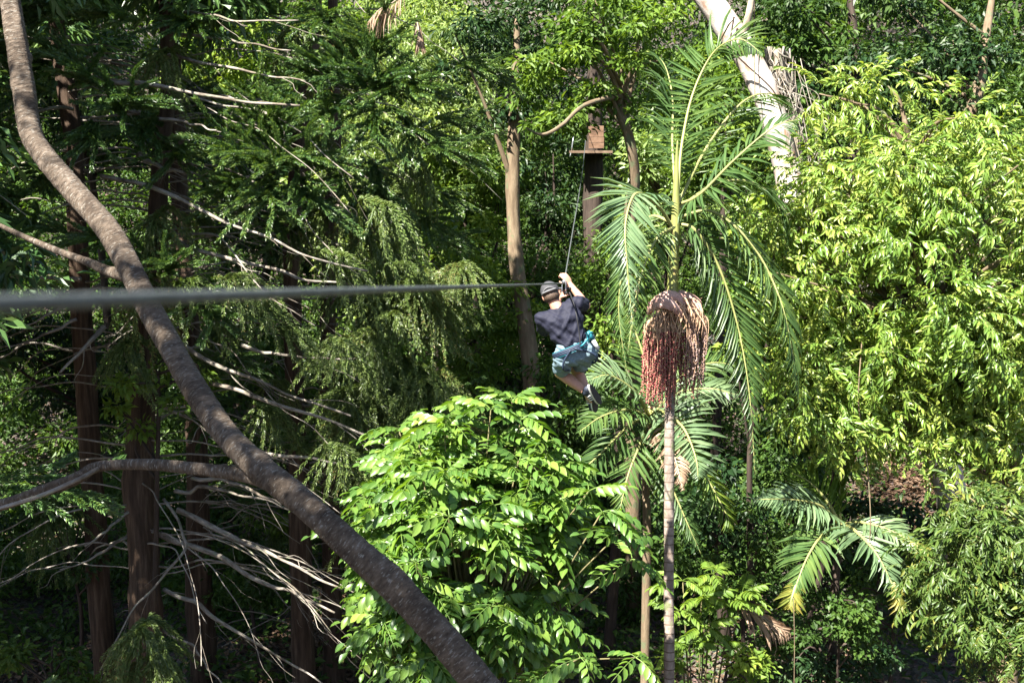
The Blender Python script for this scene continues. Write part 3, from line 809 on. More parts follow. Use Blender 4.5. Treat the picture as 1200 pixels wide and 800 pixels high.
rg = np.random.default_rng(61)
SPR = [mesh("foliage_spray", *g[:2], M['needle'], g[2], False) for g in [spray(rg, 17, .74, .22, .046, .015, .012, reps=5) for _ in range(4)]]
HNG = [mesh("hanging_spray", *g[:2], M['hang'], g[2], False) for g in [spray(rg, 24, .62, 1.15, .050, .016, .015, fan=1.3, up=.15, reps=4) for _ in range(4)]]
RED = [0]


def put_spray(t, kind, p, out, size, rg):
    dd = np.array([out[0], out[1], out[2]], float)
    dd = nrm(dd); s1 = nrm(np.cross(dd, ZUP)); nn = np.cross(s1, dd)
    me = (SPR if kind == 's' else HNG)[rg.integers(0, 4)]
    t.place("foliage_spray", me, (np.stack([s1, dd, nn], 1) * size, p))


def conifer(name, label, trunk, rr, branches, sprays, seed, auto=0, auto_len=(1.5, 3.5), zr=(0.1, .9), crown_z=None, auto_spray=0.0, twigs=True, top=17.0, crown_r=2.6, nflare=0.0):
    rg = np.random.default_rng(seed)
    tp = PL(trunk)
    b = tp[0].copy(); gz = float(hill(b[0], b[1])) - .15
    if b[2] > gz + .2:
        tp = np.vstack([[b[0], b[1], gz], tp]); rr = [rr[0] * 1.25] + list(rr)
    tt = tp[-1] + np.array([(tp[-1] - tp[-2])[0] * .3, 0, 0]); tt[2] = top
    tp = np.vstack([tp, tt]); rr = list(rr) + [.04]
    t = Thing(name, label, "conifer", tp[0], "conifers with bare drooping branches")
    t.part("trunk", tube(tp, rr, sides=16, seg=60, rough=.12, seed=seed, lump=.04), M['bark_con'])
    sp = spline(tp, 120)

    def branch(pts, r0, r1, sd):
        L_ = np.linalg.norm(pts[-1] - pts[0])
        pts = spline(pts, 10)
        pts[1:] += rg.normal(0, .007 + .005 * L_, (9, 3)) * [1, 1, .8]
        if rg.uniform() < .4:
            pts = pts[:rg.integers(8, 10)]
        geo = [tube(pts, [r0, r0 * .8, r0 * .5, r1], sides=7, seg=36, rough=.10, seed=sd, lump=.10, knots=3)]
        if twigs:
            q = spline(pts, 24)
            for _ in range(rg.integers(1, 5)):
                i = rg.integers(8, 23)
                e = q[i] + rg.normal(0, .17, 3) + (q[min(i + 2, 23)] - q[i - 1]) * rg.uniform(.8, 2.4) + [0, 0, -.10]
                geo.append(tube([q[i], q[i] * .6 + e * .4 + rg.normal(0, .03, 3), q[i] * .3 + e * .7 + rg.normal(0, .03, 3), e], [r0 * .2, r0 * .14, .002], sides=4, seg=9, seed=sd + 3))
        t.part("branch", merge(geo), M['dead_branch'])

    for q, br in enumerate(branches):
        pts, r0 = PL(br[0]), br[1]
        branch(pts, r0 * .9, r0 * .3, q)
    zs = np.linspace(zr[0], zr[1], max(auto, 1))
    for q in range(auto):
        i = int(np.clip(zs[q] + rg.normal(0, .01), 0, 1) * 119)
        a = (0 if rg.uniform() < .65 else math.pi) + rg.normal(0, .5)
        L = rg.uniform(*auto_len)
        dv = np.array([math.cos(a), math.sin(a), 0])
        st = sp[i]
        pts = np.array([st, st + dv * L * .35 + [0, 0, .02 * L], st + dv * L * .7 + [0, 0, -.12 * L], st + dv * L + [0, 0, -.33 * L]])
        pts[1:] += rg.normal(0, .06, (3, 3))
        r0 = rg.uniform(.008, .019)
        branch(pts, r0, .005, q + 100)
        if rg.uniform() < auto_spray:
            put_spray(t, 's' if rg.uniform() < .6 else 'h', pts[-1], dv + [0, 0, -.2], rg.uniform(.8, 1.3), rg)
    for kind, px, py, d, size, ov in sprays:
        put_spray(t, kind, P(px, py, d), C(ov), size, rg)
    if crown_z:
        k = int(24 * (crown_r / 2.6) ** 1.5 * (crown_z[1] - crown_z[0]))
        z = rg.uniform(*crown_z, k)
        a = rg.uniform(0, 6.283, k)
        r = crown_r * np.clip((crown_z[1] + 2 - z) / (crown_z[1] - crown_z[0] + 2), .2, 1) * rg.uniform(.15, 1, k) ** .6
        i = np.searchsorted(sp[:, 2], z).clip(0, 119)
        cen = np.stack([sp[i, 0] + np.cos(a) * r, sp[i, 1] + np.sin(a) * r, z - .25 * r], -1)
        t.part("crown", clump_leaves(rg, cen, .62, 110, .26, .085, droop=.4, flat=.45), M['needle'], smooth=False, stuff=True)
    return t


rg = np.random.default_rng(62)
D = 15.0
c1b = [
    ([(190, 62, 15), (230, 72, 14.6), (300, 85, 14.2), (357, 97, 13.9)], .030),
    ([(196, 10, 15), (240, 16, 14.5), (290, 26, 14.2), (348, 24, 14)], .026),
    ([(196, 36, 15), (250, 44, 14.8), (300, 52, 14.5), (365, 64, 14.3)], .028),
    ([(112, 92, 14.2), (170, 100, 14.1), (260, 114, 13.9), (350, 125, 13.7)], .042),
    ([(190, 104, 15), (240, 118, 14.6), (300, 130, 14.4), (330, 138, 14.2)], .022),
    ([(150, 130, 14.6), (200, 140, 14.3), (235, 148, 14.2), (262, 153, 14)], .034),
    ([(162, 181, 14.5), (186, 196, 14.3), (215, 203, 14.2), (257, 204, 14.1)], .042),
    ([(118, 206, 14.3), (165, 217, 14.2), (220, 240, 14), (290, 271, 13.8), (360, 300, 13.6), (430, 321, 13.4)], .036),
    ([(170, 262, 15), (230, 291, 14.5), (310, 311, 14.2), (380, 330, 14), (432, 337, 13.9)], .036),
    ([(190, 225, 15.2), (235, 240, 15), (285, 243, 14.8), (340, 240, 14.7), (425, 258, 14.6)], .022),
    ([(200, 393, 14.6), (240, 421, 14.3), (320, 456, 14), (400, 484, 13.8), (470, 499, 13.6)], .040),
    ([(222, 445, 14.4), (280, 456, 14.2), (350, 481, 14), (410, 502, 13.8), (442, 514, 13.7)], .038),
    ([(283, 404, 14.6), (320, 414, 14.4), (360, 418, 14.2), (420, 421, 14)], .030),
    ([(186, 470, 14.8), (206, 482, 14.5), (235, 500, 14.3), (262, 520, 14.2)], .030),
    ([(188, 626, 15), (240, 646, 14.6), (310, 681, 14.3), (350, 700, 14.1), (395, 717, 14)], .046),
    ([(208, 597, 14.9), (270, 626, 14.6), (330, 656, 14.4), (400, 690, 14.2)], .046),
    ([(192, 690, 15), (250, 721, 14.7), (320, 765, 14.5), (380, 802, 14.3)], .036),
    ([(205, 575, 15), (250, 573, 14.7), (300, 583, 14.5), (348, 602, 14.4)], .030),
    ([(280, 524, 14.7), (320, 532, 14.5), (370, 538, 14.3), (425, 546, 14.2)], .036),
    ([(225, 560, 14.9), (270, 565, 14.7), (310, 580, 14.5), (330, 590, 14.4)], .034),
    ([(158, 590, 15), (140, 608, 14.7), (125, 622, 14.5), (100, 640, 14.3)], .030),
    ([(152, 625, 15), (130, 640, 14.7), (105, 655, 14.5), (70, 668, 14.4)], .028),
    ([(122, 383, 14.2), (108, 398, 14), (92, 416, 13.9), (70, 436, 13.8)], .040),
    ([(118, 334, 14.4), (80, 356, 14.2), (40, 378, 14), (5, 393, 13.9)], .034),
    ([(90, 374, 14.3), (60, 388, 14.2), (30, 400, 14.1), (-10, 410, 14)], .024),
    ([(95, 327, 14.4), (60, 327, 14.3), (30, 324, 14.2), (-10, 326, 14.1)], .034),
    ([(192, 585, 14.8), (213, 617, 14.5), (214, 645, 14.3), (190, 680, 14.1), (160, 711, 14), (135, 755, 13.9), (115, 790, 13.8)], .026),
    ([(185, 735, 15), (215, 750, 14.7), (240, 775, 14.5), (262, 805, 14.4)], .026),
]
c1s = [('h', 195, 60, 14.6, 1.1, (-.2, -.4, .7)), ('s', 215, 25, 14.7, 1.1, (.3, -.2, .6)), ('s', 180, 150, 14.4, 1.0, (-.2, -.3, .8)), ('s', 205, 175, 14.4, 1.0, (.3, -.4, .7)), ('h', 185, 250, 14.4, 1.1, (0, -.4, .8)), ('h', 170, 330, 14.3, 1.1, (-.1, -.4, .8)), ('h', 150, 400, 14.3, 1.0, (0, -.4, .8)), ('s', 165, 300, 14.3, 1.0, (.2, -.1, .8)), ('s', 118, 100, 13.6, 1.0, (-.3, .2, .5)), ('s', 85, 75, 13.7, .9, (-.6, .3, .3)), ('s', 140, 125, 13.5, 1.0, (.6, .1, .6)), ('s', 110, 150, 13.6, .9, (.1, -.5, .6)),
       ('h', 215, 330, 13.4, 1.0, (.8, .1, .5)), ('h', 262, 325, 13.3, .9, (.9, .05, .3)), ('s', 195, 318, 13.5, .8, (.4, .3, .6)), ('s', 240, 360, 13.4, .9, (.6, -.3, .6)), ('h', 170, 730, 13.5, 1.05, (.1, -.2, .8)), ('h', 185, 765, 13.4, .95, (.3, -.6, .6)),
       ('h', 155, 780, 13.4, 1.0, (-.4, -.5, .6)), ('h', 160, 745, 13.5, .8, (-.5, 0, .6)), ('s', 60, 270, 13.8, 1.0, (-.5, .1, .5)), ('s', 25, 300, 13.8, .9, (-.7, 0, .4)),
       ('s', 45, 110, 14, 1.0, (-.6, -.2, .3)), ('s', 30, 230, 14, 1.0, (-.4, -.3, .6)), ('s', 150, 20, 14, 1.1, (-.3, 0, .6)), ('s', 95, 10, 14, 1.1, (-.5, 0, .6)), ('s', 125, 280, 14, .9, (-.2, 0, .8)), ('s', 20, 170, 14, 1.0, (-.4, 0, .8)),
       ('h', 300, 355, 13.6, .9, (.6, 0, .5)), ('h', 330, 385, 13.7, .8, (.7, 0, .5))]
conifer("conifer", "rough reddish conifer with a ridged trunk and long pale bare branches drooping right", [(172, 740, 15), (168, 640, 15), (163, 560, 15), (168, 450, 15.1), (178, 330, 15.2), (190, 170, 15.3), (196, 20, 15.4)],
        [.22, .20, .185, .16, .13, .11, .10], c1b, c1s, 71, auto=62, zr=(.2, .85), auto_len=(1.8, 4.2), crown_z=(15.2, 18), top=19, auto_spray=.3, crown_r=1.6)
c2s = [('s', 320, 165, 14.6, 1.25, (0, .5, .8)), ('s', 300, 185, 14.4, 1.25, (-.6, .1, .8)), ('s', 345, 190, 14.4, 1.25, (.5, 0, .8)), ('s', 320, 215, 14.3, 1.2, (0, -.6, .8)), ('s', 285, 215, 14.5, 1.0, (-.6, -.4, .6)), ('s', 350, 220, 14.4, 1.1, (.5, -.5, .6)), ('s', 318, 190, 14.2, 1.1, (.1, .1, 1)),
       ('s', 440, 75, 15, 1.3, (.1, .5, .7)), ('s', 415, 95, 14.9, 1.3, (-.7, .1, .6)), ('s', 460, 105, 14.9, 1.3, (.7, 0, .6)), ('s', 440, 130, 14.8, 1.3, (0, -.6, .7)), ('s', 400, 125, 14.9, 1.1, (-.6, -.4, .6)), ('s', 475, 140, 15, 1.1, (.5, -.6, .5)), ('s', 385, 90, 15, 1.0, (-.8, .1, .3)), ('s', 440, 100, 14.7, 1.2, (0, .2, 1)),
       ('s', 400, 190, 15.4, 1.2, (0, -.6, .6)), ('s', 440, 200, 15.5, 1.2, (.2, -.7, .5)), ('h', 420, 230, 15.3, 1.2, (0, -.5, .6)), ('h', 460, 220, 15.5, 1.2, (.4, -.5, .4)), ('h', 385, 240, 15.3, 1.1, (-.3, -.4, .6)), ('h', 480, 180, 15.7, 1.1, (.5, -.4, .3)), ('s', 350, 260, 15.4, 1.0, (-.2, -.4, .7)), ('h', 430, 270, 15.3, 1.1, (.2, -.4, .7)),
       ('h', 350, 30, 15.5, 1.2, (-.3, -.4, .6)), ('s', 330, 15, 15.5, 1.3, (-.4, 0, .6)), ('s', 380, 20, 15.4, 1.3, (.2, -.2, .7)), ('s', 410, 30, 15.5, 1.2, (.4, -.3, .5)), ('h', 400, 55, 15.5, 1.2, (0, -.6, .5)), ('s', 285, 10, 15.6, 1.1, (-.6, 0, .5))]
conifer("conifer", "dark conifer with radiating needle tufts and a thin trunk behind the drooping branches", [(352, 660, 17.5), (350, 560, 17.5), (345, 440, 17.5), (342, 300, 17.4), (352, 150, 17.2), (368, 20, 17)],
        [.16, .15, .14, .13, .12, .11], [([(352, 125, 17), (330, 122, 16), (300, 122, 15), (285, 130, 14.6)], .03), ([(355, 110, 17), (385, 90, 16), (430, 90, 15), (445, 100, 14.8)], .03), ([(348, 180, 17), (335, 180, 15.5), (320, 185, 14.3)], .03), ([(355, 200, 17), (390, 190, 16), (440, 205, 15.4)], .03), ([(368, 16, 17), (385, 20, 16), (405, 35, 15.5)], .03), ([(366, 30, 17), (340, 24, 16), (300, 20, 15.6)], .03), ([(354, 235, 17.2), (390, 240, 16), (430, 262, 15.4)], .028)], c2s, 72, auto=44, zr=(.1, .97), auto_len=(1.0, 2.4), top=15.5, auto_spray=.5)
c3s = []
rg = np.random.default_rng(63)
for (cx, cy, rx_, ry_, k) in ((462, 345, 50, 20, 12), (455, 450, 48, 22, 14), (505, 440, 30, 30, 6), (425, 545, 18, 30, 5), (420, 400, 24, 20, 4), (500, 330, 40, 22, 6), (235, 205, 30, 10, 0)):
    for q in range(k):
        c3s.append(('h', cx + rg.uniform(-1, 1) * rx_, cy + rg.uniform(-1, 1) * ry_, 15.2 + rg.uniform(-.6, .6), rg.uniform(.75, 1.1), (rg.uniform(-.6, .9), rg.uniform(-.2, .3), rg.uniform(.2, .9))))
conifer("conifer", "slim conifer whose lacy olive foliage hangs over the young pinnate tree", [(388, 660, 18.5), (386, 560, 18.5), (384, 440, 18.4), (386, 300, 18.3), (392, 150, 18.2)],
        [.15, .14, .13, .12, .11], [([(386, 330, 18.3), (410, 325, 17), (450, 335, 15.6), (490, 335, 15.2)], .03), ([(385, 420, 18.3), (410, 424, 17), (450, 435, 15.6), (510, 440, 15.2)], .03), ([(385, 500, 18.4), (405, 510, 17), (425, 530, 15.5)], .026), ([(385, 380, 18.3), (405, 385, 17), (425, 395, 15.5)], .026)], c3s, 73, auto=44, zr=(.1, .97), auto_len=(0.8, 2.0), top=14.5, auto_spray=.4)
conifer("conifer", "dark red-barked conifer behind the leaning trunk's upper end", [(92, 300, 16.5), (88, 180, 16.4), (74, 80, 16.3), (64, 0, 16.2)], [.14, .13, .12, .11],
        [([(80, 44, 16.2), (50, 46, 15.6), (20, 48, 15.2), (-20, 50, 15)], .03), ([(85, 128, 16.2), (50, 128, 15.4), (10, 140, 15), (-20, 150, 14.9)], .03)],
        [('s', 10, 60, 15, 1.2, (-.4, -.3, .5)), ('s', 50, 20, 15, 1.2, (-.4, -.2, .5)), ('s', 60, 200, 15.2, 1.0, (0, -.4, .7))], 74, auto=45, zr=(.15, .8), auto_len=(1.5, 3.2), crown_z=(12.5, 18.5), top=20, auto_spray=.2, crown_r=3.4)
conifer("conifer", "thick shadowed conifer trunk behind the drooping branches, below the cable", [(232, 640, 18.5), (232, 540, 18.5), (226, 430, 18.6), (215, 300, 18.7), (205, 100, 18.8)], [.19, .18, .17, .15, .13], [], [], 75, auto=35, zr=(.08, .7), auto_len=(1.5, 3.0), crown_z=(15, 19), top=20.5, auto_spray=.1, crown_r=1.8)
# unseen conifers added outside the left edge so their crowns shade that side
conifer("conifer", "unseen conifer added for shade just outside the left edge near the viewer", [(-360, 700, 11), (-350, 300, 11.2), (-350, 0, 11.4)], [.24, .22, .18], [], [], 76, auto=40, zr=(.2, .7), auto_len=(1.5, 3.0), crown_z=(9.0, 18.5), top=20, crown_r=3.0, auto_spray=.2)
conifer("conifer", "dense unseen conifer added for shade outside the left edge, between front pair and rear one", [(-235, 700, 17), (-235, 300, 17.2), (-235, 0, 17.4)], [.24, .22, .2], [], [], 79, auto=0, crown_z=(7.5, 17.5), top=19, crown_r=3.0)
conifer("conifer", "tall unseen conifer added for shade farther outside the left edge", [(-480, 700, 14), (-480, 300, 14.3), (-480, 0, 14.6)], [.26, .23, .2], [], [], 77, auto=0, zr=(.2, .7), crown_z=(8.5, 20), top=21.5, crown_r=4.0)
conifer("conifer", "broad tall unseen conifer added for shade outside the left edge, behind the other two", [(-110, 700, 22.5), (-110, 300, 22.8), (-110, 0, 23)], [.28, .25, .22], [], [], 78, auto=0, crown_z=(12.0, 21), top=23.5, crown_r=4.6)

rg = np.random.default_rng(79)
sb0 = np.array([-7.2, 1.5, float(hill(-7.2, 1.5)) - .1])  # unseen tree added so its crown shades the leaning trunk and lower bush
sh = Thing("unseen_shading_tree", "spreading tree outside the frame's left edge beside the viewer's platform", "tree", sb0)
stp = np.array([sb0, [-7.0, 1.8, 8], [-7.0, 1.6, 13], [-6.9, 1.4, 16.5]])
cen = np.array([-6.3, 2.0, 15.6]) + rdir(rg, 120) * (rg.uniform(0, 1, 120) ** .5)[:, None] * [3.3, 3.2, 1.6]
sh.part("trunk", merge([tube(stp, [.3, .25, .18, .06], sides=12, seg=40, rough=.08)] + [tube([stp[2], stp[2] * .5 + q * .5 + [0, 0, .3], q], [.07, .04, .01], sides=6, seg=10) for q in cen[::8]]), M['bark_dark'])
sh.part("crown", clump_leaves(rg, cen, .7, 90, .2, .09), M['mid'], smooth=False, stuff=True)

# ------------------------------------------------------------------ leaning tree across the foreground
lean = Thing("leaning_tree", "grey-brown leaning tree trunk sweeping diagonally across the front, with two side branches", "tree", P(790, 1080, 6.2))
ltr = [(680, 960, 5.9), (560, 798, 6.0), (480, 705, 6.1), (400, 630, 6.2), (350, 585, 6.3), (300, 545, 6.4), (262, 505, 6.6), (228, 455, 6.8), (200, 405, 7.0), (175, 360, 7.2), (150, 310, 7.4), (125, 268, 7.6), (90, 228, 7.8), (50, 180, 8.0), (35, 150, 8.1), (28, 100, 8.2), (18, 40, 8.3), (8, -20, 8.4), (-20, -160, 8.6)]
lw = [0.0924, 0.0827, 0.0801, 0.0783, 0.0783, 0.0774, 0.0739, 0.0766, 0.0757, 0.0748, 0.0748, 0.0766, 0.0792, 0.0792, 0.0783, 0.0774, 0.0757, 0.0704, 0.0440]
g0 = PL(ltr)
root = g0[0] + (g0[0] - g0[1]) * 2.2
root[2] = float(hill(root[0], root[1])) - .1
lean.loc = root; lean.o.location = root
lean.part("trunk", tube(np.vstack([root, g0[0] * .55 + root * .45 + [.15, 0, .3], g0]), [.17, .13] + lw, sides=36, seg=520, rough=.055, seed=5, lump=.035, knots=26), M['bark_lean'])
lean.part("branch", tube(PL([(318, 560, 6.4), (285, 556, 6.5), (230, 549, 6.6), (170, 544, 6.7), (115, 547, 6.8), (90, 560, 6.8), (50, 575, 6.9), (0, 592, 7.0), (-60, 610, 7.1)]), [.070, .043, .036, .032, .030, .035, .039, .036, .034], sides=14, seg=110, rough=.05, seed=6, lump=.06, knots=10), M['bark_lean'])
lean.part("branch", tube(PL([(152, 322, 7.4), (128, 318, 7.5), (100, 306, 7.6), (70, 295, 7.8), (30, 278, 8.0), (-30, 250, 8.2)]), [.060, .034, .027, .024, .02, .014], sides=12, seg=70, rough=.05, seed=7, lump=.05, knots=6), M['bark_lean'])
lean.part("branch", tube(PL([(118, 547, 6.8), (90, 562, 6.6), (40, 583, 6.5), (-40, 606, 6.4)]), [.014, .013, .012, .008], sides=8, seg=30, rough=.05, seed=8), M['dead_branch'], label="thin pale side twig below the lower branch")
crn = []
rg = np.random.default_rng(81)
cen = g0[-1] + rg.normal(0, 1, (30, 3)) * [1.2, .6, .4] + [-1.6, .6, 2.2]
lean.part("crown", clump_leaves(rg, cen, .4, 80, .14, .06), M['dark'], smooth=False, stuff=True)

# ------------------------------------------------------------------ palms
def frond_geo(path, normals, ll, lw, n, droop, rg, a0=1.15, a1=.5, start=.12, tipmat=None):
    """leaflets and midrib of one frond along a path; normals = upper side at base and tip"""
    p = spline(path, 60)
    t = nrm(np.gradient(p, axis=0))
    f = np.linspace(start, 1, n)
    i = (f * 59).astype(int)
    n0, n1 = np.asarray(normals[0], float), np.asarray(normals[1], float)
    N = n0 * (1 - f)[:, None] + n1 * f[:, None]
    tt = t[i]
    N = nrm(N - tt * (N * tt).sum(1, keepdims=True))
    S = np.cross(tt, N)
    env = np.clip(np.sin(np.clip(f * 1.02, 0, 1) ** .75 * math.pi * .93 + .12), .12, 1)
    pos, d, nn, L = [], [], [], []
    ang = a0 + (a1 - a0) * f
    for sg in (-1, 1):
        jit = rg.normal(0, .09, (n, 3))
        sag = droop * (1 + .6 * np.sin(f * 9 + rg.uniform(0, 6)) * .5 + rg.normal(0, .22, n))
        dd = S * (sg * np.sin(ang))[:, None] + tt * np.cos(ang)[:, None] + N * (.22) + jit - ZUP * sag[:, None]
        cut = np.where(rg.uniform(0, 1, n) < .06, rg.uniform(.3, .7, n), 1)
        pos.append(p[i]); d.append(dd); nn.append(N - S * sg * .25 + jit); L.append(ll * 1.18 * env * rg.uniform(.82, 1.12, n) * cut)
    L = np.concatenate(L)
    lv = leaves(np.vstack(pos), np.vstack(d), np.vstack(nn), L, lw * .86 * (.55 + .45 * L / ll), rg.uniform(.2, .8, 2 * n), T_BLADE, zs=1.2)
    return lv, tube(spline(path, 40), [lw * .55, lw * .4, lw * .22, lw * .08], sides=6, raw=True)


def add_frond(t, path, normals, ll, lw, n, droop, rg, mat='palm', label=None, **k):
    lv, mr = frond_geo(PL(path), [C(v) for v in normals], ll, lw, n, droop, rg, **k)
    core = (mr[0], mr[1], {'rnd': np.full(len(mr[0]), .5), 'lx': np.zeros(len(mr[0]))})
    ctr = spline(PL(path), 40)
    cv = mr[0].copy()
    mid_ = np.repeat(ctr, 6, 0)
    cv[:240] = mid_ + (mr[0][:240] - mid_) * .6
    lv = merge([lv, (cv, core[1], core[2])])
    fr = t.part("frond", lv, M[mat], smooth=False, label=label)
    t.part("midrib", mr, M[{'palm_dead': 'bark_pale', 'dark': 'twig'}.get(mat, 'rachis')], parent=fr)
    return fr


rg = np.random.default_rng(91)
PD = 13.0
pb = P(784, 900, PD); pb[2] = float(hill(pb[0], pb[1])) - .1
palm = Thing("palm", "tall slender palm with a ringed grey trunk, drooping fronds and hanging red fruit", "palm", pb)
palm.part("trunk", tube(np.vstack([pb, PL([(784, 800, PD), (784, 700, PD), (784, 600, PD), (785, 480, PD), (788, 360, PD)])]), [.08, .064, .059, .058, .057, .055, .056], sides=16, seg=160, rough=.06, seed=2, lump=.03), M['palm_trunk'])
palm.part("crownshaft", tube(PL([(788, 366, PD), (788, 345, PD), (789, 310, PD), (791, 275, PD), (792, 240, PD), (793, 190, PD), (794, 165, PD)]), [.06, .068, .062, .055, .046, .022, .008], sides=14, seg=40, rough=.03, seed=3), M['crownshaft'])
add_frond(palm, [(790, 270, 13.0), (770, 240, 12.7), (745, 227, 12.3), (733, 262, 12.0), (735, 310, 11.9), (742, 390, 11.9)], [(0, 1, .3), (-.1, .25, 1)], .46, .042, 52, .18, rg, label="frond arching left with its face to the viewer", mat='palm_back')
add_frond(palm, [(794, 262, 13.05), (815, 270, 13.0), (842, 312, 13.05), (864, 380, 13.1), (878, 460, 13.1), (885, 558, 13.1)], [(-.2, .9, .5), (.35, .1, 1)], .56, .042, 64, .25, rg, label="long frond hanging down right of the fruit")
add_frond(palm, [(794, 255, 13.1), (835, 248, 13.1), (880, 285, 13), (912, 345, 12.9), (928, 410, 12.8), (937, 478, 12.8)], [(0, 1, .2), (.7, .3, .7)], .52, .04, 58, .45, rg, label="outermost frond curving down on the right, tip yellowed")
add_frond(palm, [(795, 240, 13.1), (820, 228, 12.8), (860, 188, 12.6), (905, 150, 12.5), (935, 140, 12.5)], [(-.2, .8, .4), (0, .75, .6)], .46, .042, 46, .5, rg, label="frond rising right with leaflets hanging straight down")
add_frond(palm, [(794, 230, 13.2), (799, 170, 13.4), (812, 110, 13.6), (836, 62, 13.6), (866, 46, 13.3), (892, 62, 13.1)], [(-.75, .1, .7), (-.5, .8, .5)], .62, .040, 60, .28, rg, a0=1.25, a1=.6, label="tall upright frond rising above the crownshaft")
add_frond(palm, [(792, 230, 13.2), (788, 170, 13.5), (788, 115, 13.9), (778, 75, 14.2), (758, 60, 14.4)], [(.5, .2, .8), (.5, .8, .4)], .42, .036, 46, .35, rg, a0=1.0)
add_frond(palm, [(795, 245, 13.3), (840, 215, 13.8), (885, 215, 14.1), (915, 245, 14.3), (925, 290, 14.4)], [(0, 1, .1), (.6, .6, .3)], .42, .04, 44, .5, rg)
add_frond(palm, [(794, 240, 13.3), (830, 170, 13.9), (870, 120, 14.3), (905, 110, 14.5), (930, 130, 14.6)], [(-.5, .6, .3), (.2, .9, .3)], .52, .04, 46, .45, rg)
add_frond(palm, [(790, 266, 12.9), (768, 282, 12.4), (748, 335, 12.1), (736, 410, 12.0)], [(0, .5, 1), (-.2, .2, 1)], .34, .036, 36, .3, rg, mat='palm')
add_frond(palm, [(790, 262, 13.2), (760, 255, 13.5), (735, 300, 13.7), (725, 360, 13.8), (735, 440, 13.9)], [(-.2, .9, .3), (-.5, .3, .8)], .42, .04, 46, .35, rg, mat='palm')
# spent sheaths and flower strings at the crownshaft's foot
hk = [tube(PL([(768, 352, 12.85), (780, 347, 12.75), (795, 350, 12.75), (808, 362, 12.8), (820, 378, 12.85)]), [.04, .065, .07, .06, .02], sides=14, seg=40, rough=.24, seed=4, lump=.1),
      tube(PL([(760, 366, 12.85), (768, 356, 12.7), (785, 357, 12.62), (800, 370, 12.7)]), [.03, .06, .06, .03], sides=14, seg=40, rough=.26, seed=5, lump=.1),
      tube(PL([(778, 348, 13.1), (800, 347, 13.15), (816, 356, 13.1), (822, 372, 13.0)]), [.04, .07, .06, .02], sides=12, seg=22, rough=.14, seed=6, lump=.1),
      tube(PL([(805, 365, 12.85), (812, 385, 12.8), (814, 405, 12.8), (808, 425, 12.82)]), [.03, .035, .03, .01], sides=10, seg=20, rough=.14, seed=7, lump=.1)]
palm.part("husk", merge(hk), M['husk'])
fb_ = []
for q in range(70):
    a = rg.uniform(0, 1)
    x0, x1 = 764 + 52 * a + rg.normal(0, 4), 758 + 64 * a + rg.normal(0, 7)
    y1 = 378 + rg.uniform(-8, 34)
    fb_.append(tube(PL([(788 + (x0 - 788) * .5, 352 + rg.normal(0, 3), 12.74), (x0, 358 + rg.normal(0, 5), 12.66), (x1, (358 + y1) / 2 + rg.normal(0, 4), 12.66 + rg.normal(0, .04)), (x1 + rg.normal(0, 4), y1, 12.68)]), [.007, .003], sides=4, seg=14))
palm.part("husk_fibre", merge(fb_), M['stalk'], stuff=True)


def strings(cx, top, w, n, l0, l1, seed, bead, dmid=12.85, dep=.16, gap=1.0):
    rg = np.random.default_rng(seed)
    st, bp = [], []
    for q in range(n):
        a = rg.uniform(0, 6.283); r = rg.uniform(.25, 1) ** .6
        ex, ez = math.cos(a) * r * w, math.sin(a) * r * dep
        L = rg.uniform(l0, l1)
        p0 = P(788 + rg.uniform(-8, 8), top + rg.uniform(-3, 5), dmid + .05)
        p1 = P(cx + ex * .8, top + 14, dmid + ez * .8) + [0, 0, .02]
        p2 = P(cx + ex, top + 34, dmid + ez)
        p3 = p2 + [rg.normal(0, .028), rg.normal(0, .028), -L]
        pts = spline([p0, p1, p2, p2 * .5 + p3 * .5 + rg.normal(0, .016, 3), p3], 30)
        st.append(tube(pts, [.005, .0035], sides=4, raw=True))
        i0 = 12
        s = np.arange(0, 1, .018 / max(L, .1) * gap)
        i = (i0 + s * (29 - i0)).astype(int)
        b = pts[i] + (pts[np.minimum(i + 1, 29)] - pts[i]) * ((i0 + s * (29 - i0)) - i)[:, None]
        bp.append(b + rg.normal(0, .006, b.shape))
    b = np.vstack(bp)
    # little octahedra for the berries
    o = np.array([[1, 0, 0], [-1, 0, 0], [0, 1, 0], [0, -1, 0], [0, 0, 1.2], [0, 0, -1.2]]) * bead
    fc = np.array([[0, 2, 4], [2, 1, 4], [1, 3, 4], [3, 0, 4], [2, 0, 5], [1, 2, 5], [3, 1, 5], [0, 3, 5]])
    k = len(b)
    sz = rg.uniform(.7, 1.2, k)
    V = (b[:, None] + o[None] * sz[:, None, None]).reshape(-1, 3)
    Fc = (fc[None] + (np.arange(k) * 6)[:, None, None]).reshape(-1, 3)
    per = np.concatenate([np.full(len(q), rg.uniform(0, .8)) for q in bp])
    return merge(st), (V, [Fc], {'rnd': np.repeat(per * .7 + .4 * rg.uniform(0, 1, k), 6)})


for (cx, top, w_, n_, l0, l1, sd, mt, lb, dm) in ((776, 364, 22, 95, .28, .80, 1, 'fruit', "left half of the fruit cluster, deep red berries", 12.82), (797, 366, 25, 60, .22, .70, 2, 'fruit', "middle strings of paler red berries", 12.95), (816, 358, 13, 44, .2, .60, 3, 'fruit_old', "dry greyish flower strings hanging on the right", 12.85)):
    stg, brs = strings(cx, top, w_, n_, l0, l1, sd, .0105, dmid=dm)
    o_ = palm.part("fruit_cluster", brs, M[mt], stuff=True, label=lb)
    palm.part("fruit_stalk", stg, M['stalk'], parent=o_)

